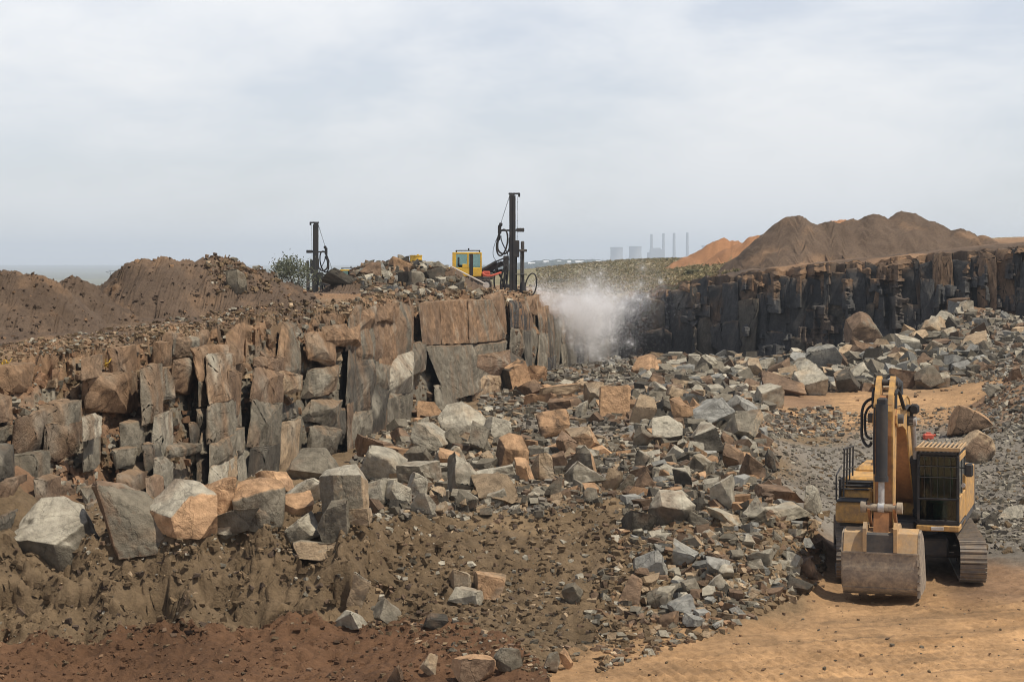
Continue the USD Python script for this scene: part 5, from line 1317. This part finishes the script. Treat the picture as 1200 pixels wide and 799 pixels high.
# stick: two lug plates above, box below
SX0, SX1 = -0.245, 0.205
STICK = [(-4.74, 4.10), (-4.90, 4.55), (-5.28, 4.60), (-5.46, 4.40), (-5.56, 3.7), (-5.50, 2.6), (-5.40, 1.42), (-5.30, 1.26), (-5.14, 1.26), (-5.06, 1.42), (-4.93, 2.9), (-4.80, 3.75)]
LUG = [(-4.80, 4.15), (-4.68, 4.78), (-4.74, 4.97), (-4.90, 5.02), (-5.08, 4.95), (-5.36, 4.62), (-5.52, 4.25), (-5.5, 3.9), (-5.1, 3.86)]
stick = xo('stick', cat([prism_x(STICK, SX0 + 0.04, SX1 - 0.04)]), 'rust_paint', smooth=False)
for x in (SX0, SX1 - 0.035):
    xo('side_plate', prism_x(STICK, x, x + 0.035), 'yellow_paint', stick, smooth=False)
for x in (SX0 + 0.01, SX1 - 0.13):
    xo('lug_plate', prism_x(LUG, x, x + 0.12), 'yellow_paint', stick, smooth=False)
xo('stick_pin', cat([cyl((SX0 - 0.05, -4.87, 4.87), (SX1 + 0.05, -4.87, 4.87), 0.075, 16), cyl((SX0 - 0.12, -5.22, 1.4), (SX1 + 0.12, -5.22, 1.4), 0.10, 18)]), 'dark_grey_steel', stick)
cy_ = xo('bucket_cylinder', cat([cyl((-0.03, -5.66, 4.42), (-0.03, -5.76, 2.72), 0.135, 20), cyl((-0.03, -5.76, 2.80), (-0.03, -5.765, 2.68), 0.155, 20), cbox(-0.14, 0.08, -5.72, -5.45, 4.32, 4.56, 0.03), tube([(-0.19, -5.70, 4.35), (-0.2, -5.78, 3.6), (-0.19, -5.80, 2.85)], 0.022, 7)]), 'black_steel')
xo('piston_rod', cat([cyl((-0.03, -5.76, 2.75), (-0.03, -5.80, 2.12), 0.07, 16), cyl((-0.10, -5.80, 2.1), (0.04, -5.80, 2.1), 0.12, 16)]), 'chrome_rod', cy_)
lk = xo('bucket_link', cat([prism_x([(-5.36, 1.62), (-5.44, 1.62), (-5.90, 2.06), (-5.86, 2.18), (-5.76, 2.2)], SX0 - 0.09, SX0 - 0.03), prism_x([(-5.36, 1.62), (-5.44, 1.62), (-5.90, 2.06), (-5.86, 2.18), (-5.76, 2.2)], SX1 + 0.03, SX1 + 0.09), prism_x([(-5.74, 2.02), (-5.88, 2.0), (-5.98, 1.36), (-5.84, 1.34)], -0.19, 0.15)]), 'rust_paint')
xo('link_pin', cat([cyl((SX0 - 0.20, -5.81, 2.1), (SX1 + 0.20, -5.81, 2.1), 0.085, 18), cyl((SX0 - 0.24, -5.81, 2.1), (SX0 - 0.12, -5.81, 2.1), 0.13, 18), cyl((SX1 + 0.12, -5.81, 2.1), (SX1 + 0.24, -5.81, 2.1), 0.13, 18)]), 'dusty_steel', lk)
xo('ear_pin', cyl((-0.24, -5.9, 1.42), (0.2, -5.9, 1.42), 0.07, 16), 'dusty_steel', lk)
# bucket: rolled shell towards the viewer, mouth back to the machine
BX0, BX1 = -0.86, 0.82
a_ = np.linspace(0, 1, 22)
arc = [(-5.62 - 0.02, 1.56), (-5.98, 1.52), (-6.07, 1.05)]
th = np.radians(np.linspace(168, 278, 18))
roll = [(-5.50 + 0.62 * math.cos(t), 0.72 + 0.60 * math.sin(t)) for t in th]
shell = [(-5.60, 1.60), (-5.97, 1.53), (-6.10, 1.12)] + roll + [(-4.72, 0.16), (-4.45, 0.3)]
bucket = xo('bucket', prism_x(list(sg.LineString(shell[2:]).buffer(0.022, cap_style=2, join_style=1).exterior.coords)[:-1], BX0, BX1), 'dusty_steel', smooth=35)
xo('back_plate', prism_x(list(sg.LineString(shell[:3]).buffer(0.022, cap_style=2, join_style=1).exterior.coords)[:-1], BX0 + 0.02, BX1 - 0.02), 'dusty_yellow', bucket, smooth=35)
side = shell + [(-4.75, 0.75), (-5.1, 1.35)]
for x in (BX0 - 0.03, BX1 - 0.012):
    xo('side_plate', prism_x(side, x, x + 0.042), 'dusty_steel', bucket, smooth=False)
xo('wear_strip', cat([prism_x(list(sg.LineString([(-6.115 + 0.02 * k, 1.0 - 0.18 * k), (-6.135 + 0.02 * k, 0.85 - 0.18 * k)]).buffer(0.02, cap_style=2).exterior.coords)[:-1], BX1 - 0.02, BX1 + 0.055) for k in range(5)]
        + [prism_x(list(sg.LineString([(p[0] * 1.0 - 0.012, p[1] - 0.015) for p in roll[8:11]]).buffer(0.02, cap_style=2).exterior.coords)[:-1], BX0 - 0.02, BX1 + 0.02)]), 'dusty_steel', bucket, smooth=False)
EAR = [(-5.1, 1.30), (-5.2, 1.62), (-5.36, 1.70), (-5.84, 1.70), (-6.06, 1.80), (-6.16, 1.66), (-6.15, 1.14), (-5.7, 1.1)]
for x in (-0.40, 0.28):
    xo('bucket_ear', prism_x(EAR, x, x + 0.08), 'dusty_yellow', bucket, smooth=False)
xo('ear_bridge', cat([prism_x([(-5.98, 1.56), (-6.125, 1.52), (-6.13, 1.12), (-6.09, 1.1)], -0.32, 0.28)]), 'dark_grey_steel', bucket, smooth=False)
xo('seam', cat([prism_x([(-6.14, 1.13), (-6.14, 1.09), (-6.09, 1.09), (-6.09, 1.13)], BX0, BX1)]), 'dusty_steel', bucket, smooth=False)
for k in range(5):
    xc = BX0 + 0.1 + k * (BX1 - BX0 - 0.2) / 4
    xo('tooth', prism_x([(-4.6, 0.16), (-4.42, 0.36), (-4.2, 0.44), (-4.16, 0.40), (-4.4, 0.18), (-4.6, 0.1)], xc - 0.07, xc + 0.07), 'dusty_steel', bucket, smooth=False)

# ------------------------------------------------------------------ drill rigs on the bench (x towards the mast, z up)
def make_rig(label, loc, rz):
    t = thing('drill_rig', label, 'drill rig', loc, rz, )
    o = lambda name, m, mat, parent=None, smooth=30: obj(name, m, mat, parent or t, smooth=smooth)
    for sy in (-1, 1):
        yc = sy * 1.0
        loop = [stadium(s, 2.5, 0.33, 0.38)[0] for s in np.linspace(0, 2 * 2.5 + 2 * math.pi * 0.33, 60, endpoint=False)]
        tr = o('track', prism_y(loop, yc - 0.16, yc + 0.16), 'dark_grey_steel')
        P2 = 2 * 2.5 + 2 * math.pi * 0.35
        for k in range(30):
            p, a = stadium((k + 0.5) * P2 / 30, 2.5, 0.35, 0.38)
            n = np.array([a[1], -a[0]])
            w = P2 / 30 * 0.42
            o('shoe', prism_y([tuple(p + a * q + n * r) for q, r in ((-w, -0.01), (w, -0.01), (w, 0.03), (0, 0.045), (-w, 0.03))], yc - 0.2, yc + 0.2), 'track_steel', tr, False)
        o('idler', cat([cyl((x, yc - 0.19, 0.38), (x, yc + 0.19, 0.38), 0.22, 18) for x in (-1.25, 1.25)]), 'pale_steel', tr)
    o('chassis', cat([cbox(-1.5, 1.5, -0.8, 0.8, 0.55, 0.95, 0.05), cbox(0.9, 1.7, -0.5, 0.5, 0.75, 1.2, 0.06)]), 'dark_grey_steel')
    o('engine_house', cat([cbox(-2.5, -1.0, -1.0, 1.0, 0.95, 1.55, 0.08), cbox(-2.4, -1.3, -0.8, 0.8, 1.54, 1.66, 0.05)]), 'rig_yellow')
    cab = o('cab', cat([cbox(-0.95, 0.95, -0.85, 0.55, 0.95, 1.55, 0.05), cbox(-0.95, -0.85, -0.85, -0.76, 1.5, 2.5, 0.02), cbox(0.0, 0.12, -0.86, -0.78, 1.5, 2.5, 0.02), cbox(0.86, 0.95, -0.85, -0.76, 1.5, 2.5, 0.02), cbox(-0.95, -0.85, 0.46, 0.55, 1.5, 2.5, 0.02), cbox(0.86, 0.95, 0.46, 0.55, 1.5, 2.5, 0.02),
                          cbox(-0.95, 0.95, -0.85, 0.55, 2.40, 2.52, 0.03), cbox(-0.95, -0.7, -0.852, -0.80, 1.5, 2.45, 0.02), cbox(-0.3, 0.02, -0.856, -0.80, 1.5, 1.75, 0.02)]), 'rig_yellow')
    o('window', cat([cbox(-0.70, 0.0, -0.83, -0.81, 1.55, 2.40, 0.004)]), 'cab_glass', cab)
    o('window', cat([cbox(0.12, 0.86, -0.83, -0.81, 1.55, 2.40, 0.004)]), 'cab_glass', cab)
    o('front_window', cat([cbox(0.90, 0.92, -0.76, 0.46, 1.55, 2.40, 0.004)]), 'cab_glass', cab)
    o('door_post', cat([cbox(0.16, 0.40, -0.875, -0.835, 1.0, 2.42, 0.015)]), 'black_steel', cab)
    o('seat', cat([cbox(-0.55, -0.1, -0.4, 0.1, 1.5, 1.7, 0.05), cbox(-0.62, -0.5, -0.4, 0.1, 1.6, 2.2, 0.05)]), 'black_steel', cab)
    o('roof_rack', cat([cbox(-0.75, 0.85, -0.75, 0.45, 2.60, 2.66, 0.02)] + [cyl((x, y, 2.5), (x, y, 2.62), 0.03, 8) for x in (-0.7, 0.8) for y in (-0.7, 0.4)] + [cyl((0.1, -0.2, 2.66), (0.1, -0.2, 2.78), 0.05, 10)]), 'black_steel', cab)
    o('handrail', cat([tube([(-1.05, -0.98, 1.62), (0.2, -1.25, 0.98), (1.15, -1.3, 0.5)], 0.05, 8), tube([(0.2, -1.25, 0.98), (0.2, -1.1, 0.6)], 0.035, 8)]), 'pale_steel')
    o('hydraulic_block', cat([cbox(1.0, 1.5, -0.75, -0.35, 0.9, 1.3, 0.05), tube(curve([(1.0, -0.8, 1.2), (1.3, -0.95, 1.0), (1.75, -0.9, 1.05), (2.2, -0.6, 1.2)], 14), 0.07, 8)]), 'red_plastic')
    arm = o('boom', cat([prism_y([(0.5, 0.95), (0.5, 1.3), (1.6, 1.75), (2.5, 2.0), (2.6, 1.75), (1.8, 1.4), (1.2, 0.95)], -0.25, 0.25)]), 'black_steel', smooth=False)
    o('boom_cylinder', cat([cyl((0.95, -0.4, 1.35), (1.9, -0.35, 1.92), 0.09, 12), cyl((1.9, -0.35, 1.92), (2.55, -0.3, 2.2), 0.05, 10), cyl((0.7, 0.4, 1.0), (2.3, 0.35, 1.35), 0.09, 12)]), 'black_steel', arm)
    o('feed_cradle', cat([cbox(2.35, 2.72, -0.3, 0.3, 1.2, 2.3, 0.04), cbox(2.3, 2.75, -0.35, 0.35, 0.2, 0.45, 0.04), cyl((2.4, -0.3, 0.3), (2.5, -0.25, 1.4), 0.06, 10), cyl((2.6, 0.3, 0.3), (2.5, 0.25, 1.4), 0.06, 10), cyl((1.9, 0, 1.5), (2.45, 0, 0.4), 0.07, 10)]), 'black_steel', arm)
    mast = o('mast', cat([cbox(2.74, 3.02, -0.16, 0.16, -0.25, 6.3, 0.03), cbox(2.98, 3.16, -0.19, -0.13, -0.2, 6.2, 0.01), cbox(2.98, 3.16, 0.13, 0.19, -0.2, 6.2, 0.01)] + [cbox(2.99, 3.12, -0.13, 0.13, z, z + 0.07, 0.01) for z in np.arange(0.1, 6.1, 0.45)]), 'black_steel', smooth=False)
    o('sheave', cat([cbox(2.70, 3.45, -0.10, 0.10, 6.28, 6.40, 0.02), cbox(3.32, 3.45, -0.08, 0.08, 6.12, 6.3, 0.02), cyl((2.95, -0.12, 6.25), (2.95, 0.12, 6.25), 0.15, 16)]), 'black_steel', mast)
    o('cable', cat([tube([(2.78, 0, 6.25), (2.35, 0, 4.9), (2.05, 0, 3.95)], 0.018, 6), tube([(3.28, 0, 6.15), (3.25, 0, 3.0)], 0.014, 6), tube(curve([(2.1, 0, 3.9), (1.75, -0.1, 2.9), (1.7, -0.1, 2.3), (2.3, 0, 1.8)], 16), 0.018, 6)]), 'rubber', mast)
    o('drifter', cat([cbox(2.95, 3.4, -0.2, 0.2, 2.2, 3.3, 0.04), cbox(3.2, 3.72, -0.16, 0.16, 3.85, 4.1, 0.04), cyl((2.0, 0, 3.95), (3.2, 0, 3.95), 0.06, 10), cyl((3.2, 0, 2.2), (3.2, 0, -0.5), 0.05, 10)]), 'black_steel', mast)
    o('hose_hanger', cat([cbox(2.0, 2.22, -0.1, 0.1, 3.7, 4.3, 0.05), cbox(2.08, 2.3, -0.12, 0.12, 4.2, 4.45, 0.05), cbox(2.0, 2.16, -0.08, 0.08, 3.3, 3.75, 0.04)]), 'black_steel', mast)
    o('hose', cat([tube(curve([(2.08, 0.0 + dy, 3.6), (1.98, dy, 3.0), (2.1, dy, 2.55), (2.42, dy, 2.42), (2.68, dy, 2.6), (2.76, dy, 3.3), (2.85, dy, 3.6)], 28), 0.06, 8) for dy in (-0.12, 0.06)] + [tube(curve([(2.2, -0.1, 3.6), (2.35, -0.1, 3.0), (2.6, -0.1, 2.5), (2.7, -0.1, 2.0)], 14), 0.035, 7)]), 'rubber', mast)
    for (cx_, cz_, rx_, rz_, yy) in ((2.28, 3.15, 0.34, 0.85, -0.25), (2.1, 0.95, 0.32, 0.95, -0.45), (2.42, 0.8, 0.2, 0.85, -0.5), (4.15, 0.35, 0.36, 0.8, -0.1)):
        a = np.linspace(0, 2 * math.pi, 40)
        o('hose_coil', tube(np.stack([cx_ + rx_ * np.cos(a) + 0.12 * np.sin(a), np.full(40, yy), cz_ + rz_ * np.sin(a)], 1), 0.055 if cx_ < 4 else 0.045, 8), 'rubber', mast)
    rod = o('rod_carousel', cat([cyl((3.62, 0.05, 0.2), (3.62, 0.05, 3.0), 0.10, 12), cyl((3.5, -0.12, 0.3), (3.5, -0.12, 2.6), 0.05, 10), cbox(3.3, 3.9, -0.2, 0.2, 2.55, 2.72, 0.03), cbox(3.5, 3.72, -0.15, 0.18, 2.7, 3.25, 0.05), cbox(3.1, 3.9, -0.2, 0.2, 1.05, 1.12, 0.02)]), 'dark_grey_steel', mast)
    o('dust_hood', cat([cyl((3.62, -0.05, -0.4), (3.62, -0.05, 0.55), 0.26, 18, 0.17), cyl((3.62, -0.05, 0.55), (3.62, -0.05, 0.75), 0.12, 14)]), 'rubber', mast)
    return t
RIGD = 128.0
pr_ = world(547.5, 341, RIGD)
make_rig('yellow cabbed drill rig with tall black mast at the edge of the rock bench', pr_, 0.0)
pr2 = world(412.5, 352, 160)
make_rig('distant black drill rig, its mast standing alone above the brown mounds', (pr2[0], pr2[1], zof(352, 160)), 180.0)

# ------------------------------------------------------------------ small things
p = world(487.5, 303.5, 118)
yb = thing('yellow_drum', 'yellow plastic drum standing behind the stone heap on the bench', 'drum', (p[0], p[1], p[2] - 0.6))
obj('body', cat([cyl((0, 0, 0), (0, 0, 0.78), 0.36, 24), cyl((0, 0, 0.25), (0, 0, 0.29), 0.375, 24), cyl((0, 0, 0.52), (0, 0, 0.56), 0.375, 24)]), 'rig_yellow', yb, smooth=30)
obj('lid', cat([cyl((0, 0, 0.78), (0, 0, 0.83), 0.39, 24), cyl((0.12, 0, 0.83), (0.12, 0, 0.88), 0.06, 12)]), 'rig_yellow', yb, smooth=30)
d, z = hit_low(1088, 516)
rb = thing('red_container', 'small red container lying on the gravel behind the cab', 'container', ((1088 - CX) / F * d, d, z))
obj('body', cat([cbox(-0.22, 0.2, -0.15, 0.15, 0.0, 0.26, 0.06), cbox(-0.1, 0.1, -0.03, 0.03, 0.25, 0.32, 0.02)]), 'red_plastic', rb, smooth=30)
obj('cap', cyl((0.2, 0, 0.18), (0.29, 0, 0.2), 0.05, 12), 'red_plastic', rb, smooth=30)
for (px, py, lab, s) in ((127, 430, 'yellow tape marker hanging on a thin stake above the rock face', 1.0), (12, 424, 'scrap of yellow tape lying on the brown slope at the far left', 0.6)):
    q, n, k = face_point(px, py)
    mk = thing('marker_tape', lab, 'marker', (q[0], q[1] - 0.35, q[2] - 0.02))
    rr = np.random.default_rng(px)
    parts = []
    for j in range(5):
        a = np.cumsum(rr.normal(0, 0.05, (7, 3)), axis=0) * s + [0.04 * j * s - 0.08, -0.05, 0.10 * s]
        v = np.vstack([a, a + [0.045 * s, 0, 0.03 * s]])
        f = []
        for i in range(6):
            f += [[i, i + 1, 8 + i], [i, 8 + i, 7 + i]]
        parts.append(tm(v, f))
    obj('tape', cat(parts), 'rig_yellow', mk)
    if s == 1.0:
        obj('stake', tube([(0, 0, -0.1), (0.02, 0, 0.42)], 0.012, 6), 'rust_paint', mk)

# bush behind the brown mound
def shrub(name, label, px, py_base, d, w, h, n, leaf, rng, cols, cat_='shrub'):
    p0 = world(px, py_base, d)
    s = thing(name, label, cat_, p0)
    V, Ff, C = [], [], []
    cl = rng.normal(0, 1, (26, 3)) * [0.27, 0.25, 0.16]
    cl[:, 2] += 0.58
    for i in range(n):
        c = cl[rng.integers(26)] + rng.normal(0, 0.085, 3)
        c = c * [w, w, h]
        if c[2] < 0.05 * h:
            continue
        a, b = rng.normal(0, 1, 3), rng.normal(0, 1, 3)
        a /= np.linalg.norm(a)
        b -= a * (a @ b)
        b /= np.linalg.norm(b)
        L = leaf * rng.uniform(0.6, 1.3)
        k = len(V)
        V += [c - a * L, c + b * L * 0.45, c + a * L, c - b * L * 0.45]
        Ff += [[k, k + 1, k + 2], [k, k + 2, k + 3]]
        col = np.array(cols[rng.integers(len(cols))]) * rng.uniform(0.7, 1.3)
        C += [col] * 4
    obj('crown', tm(V, Ff), 'foliage', s, cd=np.array(C))
    st = []
    for i in range(12):
        e = cl[i] * [w, w, h]
        st.append(tube([(0.05 * rng.normal(), 0.05 * rng.normal(), -0.2), e * [0.4, 0.4, 0.5] + rng.normal(0, 0.03, 3), e], 0.028, 5))
    obj('trunk', cat(st), 'bark', s)
rb_ = np.random.default_rng(5)
shrub('bush', 'grey green bush between the twin mound and the distant drill rig', 345, 345, 140, 3.6, 3.0, 2600, 0.10, rb_, [(0.14, 0.145, 0.095), (0.18, 0.18, 0.12), (0.11, 0.12, 0.075)])
for (px, d, w, h, lab) in ((655, 236, 2.4, 0.7, 'low shrub on the grassland behind the dust cloud'), (812, 205, 1.6, 0.6, 'small shrub on the rim left of the big spoil heap')):
    zz = z_up(px, d)
    shrub('bush', lab, px, HOR - (zz - H) * F / d + 0.5, d, w, h, 900, 0.13, rb_, [(0.16, 0.15, 0.09), (0.18, 0.165, 0.10), (0.13, 0.125, 0.07)])
# dry grass tufts on the plain
gv, gf, gc = [], [], []
rg_ = np.random.default_rng(6)
for i in range(6000):
    px, d = rg_.uniform(628, 900), math.exp(rg_.uniform(math.log(176), math.log(420)))
    iu = int(np.clip(round((px - UC[0]) / 3.3), 0, len(UC) - 1))
    if d < float(rim([px])[1][0]) + 2 or which[iu, int(np.clip(np.searchsorted(DU[iu], d), 0, len(tt) - 1))] > 0:
        continue
    x, zz = (px - CX) / F * d, z_up(px, d)
    j = int(np.clip(round((px - UC[0]) / 3.3), 0, len(UC) - 1))
    col = (TONE['straw'] if rg_.random() < 0.5 else TONE['grass']) * rg_.uniform(0.9, 1.5)
    hgt = rg_.uniform(0.12, 0.35)
    for b in range(4):
        a = rg_.uniform(0, math.pi)
        k = len(gv)
        dx, dy = math.cos(a) * 0.28, math.sin(a) * 0.28
        lx, ly = rg_.normal(0, 0.15, 2)
        gv += [(x - dx, d - dy, zz - 0.05), (x + dx, d + dy, zz - 0.05), (x + lx, d + ly, zz + hgt)]
        gf.append([k, k + 1, k + 2])
        gc += [col] * 3
tag(obj('dry_grass', tm(gv, gf), 'foliage', cd=np.array(gc)), 'tufts of dry grass covering the plain beyond the rim', 'grass', kind='stuff')

# power station far off
PD = 7600.0
pm = PD / F
def far_thing(name, label, px, py_top, w_px, build, cat_, group=None):
    x = (px - CX) * pm
    t = thing(name, label, cat_, (x, PD, -8.0), 0, group)
    build(t, zof(py_top, PD) + 8.0, w_px * pm)
    return t
def tower(t, h, w):
    zz = np.linspace(0, 1, 14)
    r = w / 2 * (0.80 + 0.26 * (zz - 0.72) ** 2 / 0.52)
    m = trimesh.creation.revolve(np.vstack([np.stack([r, zz * h], 1), np.stack([r[::-1] * 0.94, zz[::-1] * h], 1)]), sections=32)
    obj('shell', m, 'far_concrete', t, smooth=40)
    obj('rim', trimesh.creation.annulus(r[-1] * 0.95, r[-1] * 1.03, h * 0.03, transform=trimesh.transformations.translation_matrix([0, 0, h])), 'far_concrete', t)
def stack(t, h, w):
    obj('shaft', cyl((0, 0, 0), (0, 0, h), w / 2 * 1.1, 20, w / 2 * 0.85), 'far_concrete', t, smooth=40)
    obj('rim', cyl((0, 0, h), (0, 0, h + 1.5), w / 2 * 0.93, 20), 'far_concrete', t, smooth=40)
def boiler(t, h, w):
    obj('wall', cat([cbox(-w / 2, w / 2, -20, 20, 0, h, 0.5), cbox(-w / 2 * 0.6, w / 2 * 0.5, -15, 15, h - 0.5, h * 1.08, 0.5)]), 'far_concrete', t)
    obj('coal_bunker', cbox(-w / 2 - 10, -w / 2 + 1, -12, 12, 0, h * 0.8, 0.5), 'far_concrete', t)
far_thing('cooling_tower', 'squat cooling tower, leftmost of the hazy power station', 722.5, 290, 18, tower, 'cooling tower')
far_thing('cooling_tower', 'squat cooling tower, second from the left in the hazy power station', 744.5, 289, 18, tower, 'cooling tower')
far_thing('cooling_tower', 'cooling tower half hidden behind the pointed orange soil heap', 829, 288, 16, tower, 'cooling tower')
far_thing('boiler_house', 'blocky boiler house between the two left chimneys', 770, 292, 17, boiler, 'boiler house')
for px, top, lab in ((763.5, 275, 'leftmost of four tall hazy chimneys, at the boiler house left end'), (777.5, 274, 'second tall hazy chimney, at the boiler house right end'), (790, 273.5, 'third tall hazy chimney from the left, standing alone'), (805.5, 273, 'rightmost of four tall hazy chimneys')):
    far_thing('chimney', lab, px, top, 3.6, stack, 'chimney')
# township on the ridge
rt = np.random.default_rng(9)
zfar = RegularGridInterpolator((fc, np.log(fr)), zF, bounds_error=False, fill_value=None)
hv = ['white long roofed building on the hazy ridge right of the mast', 'white building on the hazy ridge beside the drill mast', 'low pale house on the ridge at the left of the cooling towers', 'small pale house on the ridge above the dust cloud', 'pale shed on the ridge nearest the drill mast', 'pale house under the hazy sky left of the first cooling tower']
for k, (px, w) in enumerate(((679, 9), (623, 8), (701, 5), (655, 5), (640, 6), (667, 4))):
    d = 4300.0
    zz = float(zfar([[px, math.log(d)]])[0])
    t = thing('house', hv[k], 'house', ((px - CX) / F * d, d, zz))
    W = w / F * d
    obj('wall', cbox(-W / 2, W / 2, -6, 6, -2, 4.5, 0.1), 'white_wall', t)
    obj('roof', prism_x([(-6.6, 4.45), (6.6, 4.45), (0, 7.2)], -W / 2 - 0.5, W / 2 + 0.5), 'white_wall', t)
tv, tf, tc = [], [], []
for i in range(420):
    px, d = rt.uniform(560, 745), rt.uniform(3700, 5200)
    zz = float(zfar([[px, math.log(d)]])[0])
    s = rt.uniform(3, 7)
    ms = trimesh.creation.icosphere(1, 1.0)
    v = ms.vertices * (1 + rt.normal(0, 0.18, (len(ms.vertices), 1))) * [s * rt.uniform(0.9, 2.2), s, s * 0.75] + [(px - CX) / F * d, d, zz + s * 0.5]
    tf.append(ms.faces + len(tv) * len(v))
    tv.append(v)
    tc.append(np.tile(np.array([0.05, 0.06, 0.03]) * rt.uniform(0.7, 1.3), (len(v), 1)))
tag(obj('distant_trees', tm(np.vstack(tv), np.vstack(tf)), 'foliage', cd=np.vstack(tc)), 'hazy belt of trees along the township ridge', 'trees', kind='stuff')
# power line tower on the left plain
d = 2300.0
x = (133 - CX) / F * d
zt = zof(316.5, d)
zb = float(zfar([[133, math.log(d)]])[0])
py_ = thing('pylon', 'faint lattice power pylon on the hazy plain left of the twin mound', 'pylon', (x, d, zb))
hh = zt - zb
legs = []
for sx in (-1, 1):
    for sy in (-1, 1):
        legs.append(tube([(sx * 2.4, sy * 2.4, 0), (sx * 1.2, sy * 1.2, hh * 0.55), (sx * 3.2, sy * 0.6, hh * 0.78), (sx * 4.2, 0, hh)], 0.28, 5))
for k in range(6):
    z0, z1 = hh * 0.09 * k, hh * 0.09 * (k + 1)
    r0, r1 = 2.4 - 1.2 * z0 / (hh * 0.55), 2.4 - 1.2 * z1 / (hh * 0.55)
    legs += [tube([(-r0, -r0, z0), (r1, -r1, z1)], 0.16, 4), tube([(r0, -r0, z0), (-r1, -r1, z1)], 0.16, 4)]
obj('lattice', cat(legs), 'dark_grey_steel', py_)
obj('cross_arm', cat([tube([(-9, 0, hh * 0.93), (0, 0, hh * 0.97), (9, 0, hh * 0.93)], 0.3, 5), tube([(-9, 0, hh * 0.93), (-3.6, 0, hh * 0.84)], 0.2, 4), tube([(9, 0, hh * 0.93), (3.6, 0, hh * 0.84)], 0.2, 4)]), 'dark_grey_steel', py_)

# ------------------------------------------------------------------ drilling dust: a cloud of fine bright particles
usdkit.material(stage, '/World/Looks/dust_grain', {'d': ('diffuse_bsdf', {'color': (0.90, 0.885, 0.865)}), 't': ('translucent_bsdf', {'color': (0.90, 0.885, 0.865)}), 'mx': ('mix_closure', {'fac': 0.5})},
    [('d.BSDF', 'mx.closure1'), ('t.BSDF', 'mx.closure2')], surface='mx.closure')
rd = np.random.default_rng(12)
e0 = rd.normal(0, 1, (3200, 3))
e0 = e0 / np.linalg.norm(e0, axis=1, keepdims=True) * (np.abs(rd.normal(0, 0.95, (3200, 1))))
tri = e0[:, None, :] + rd.normal(0, 1, (3200, 3, 3)) * rd.uniform(0.006, 0.011, (3200, 1, 1))
dust = UsdGeom.PointInstancer.Define(stage, '/World/dust_cloud')
usdkit.mesh(stage, '/World/dust_cloud/puff', tm(tri.reshape(-1, 3), np.arange(9600).reshape(-1, 3)), '/World/Looks/dust_grain')
where, scale = [], []
for (px, py, d, rpx, wgt) in ((628, 344, 132, 9, 0.5), (640, 348, 135, 15, 1.3), (656, 356, 140, 21, 2.4), (676, 368, 146, 25, 3.2), (690, 386, 150, 21, 2.2), (698, 352, 152, 28, 2.0), (714, 366, 156, 25, 0.8), (724, 336, 160, 26, 0.5), (668, 336, 144, 20, 0.9), (704, 402, 158, 20, 0.6)):
    n = int(wgt * 27)
    r = rpx / F * d
    where.append(world(px, py, d) + rd.normal(0, 1, (n, 3)) * [r * 0.75, r * 0.9, r * 0.55])
    scale.append(rd.uniform(0.55, 1.25, n) * 1.1 * (r / 1.2) ** 0.9)
where, scale = np.vstack(where), np.concatenate(scale)
keep = rd.random(len(where)) < np.clip((fbm(where * np.array([0.45, 0.45, 0.7]) + np.stack([where[:, 2] * 0.3, 0 * where[:, 0], 0 * where[:, 0]], 1), 4, 401) - 0.44) * 7.0, 0.04, 1.0)
where, scale = where[keep], scale[keep]
q4 = rd.normal(0, 1, (len(where), 4))
q4 /= np.linalg.norm(q4, axis=1, keepdims=True)
dust.CreatePrototypesRel().AddTarget('/World/dust_cloud/puff')
dust.CreateProtoIndicesAttr(Vt.IntArray([0] * len(where)))
dust.CreatePositionsAttr(Vt.Vec3fArray.FromNumpy(where.astype(np.float32)))
dust.CreateScalesAttr(Vt.Vec3fArray.FromNumpy(np.repeat(scale[:, None], 3, 1).astype(np.float32)))
dust.CreateOrientationsAttr(Vt.QuathArray([Gf.Quath(*map(float, r)) for r in q4]))
tag(dust, 'white drilling dust blowing off the corner of the rock bench', 'dust', kind='stuff')

# ------------------------------------------------------------------ haze
usdkit.material(stage, '/World/Looks/haze_air', {'v': ('principled_volume', {'color': (0.84, 0.93, 1.0), 'density': 0.00015, 'anisotropy': 0.1})}, volume='v.volume')
hz = trimesh.creation.box(bounds=[[-5200, -100, -70], [7600, 15600, 135]])
tag(obj('haze', hz, 'haze_air'), 'thin pale haze lying over the whole land', 'haze', kind='stuff')
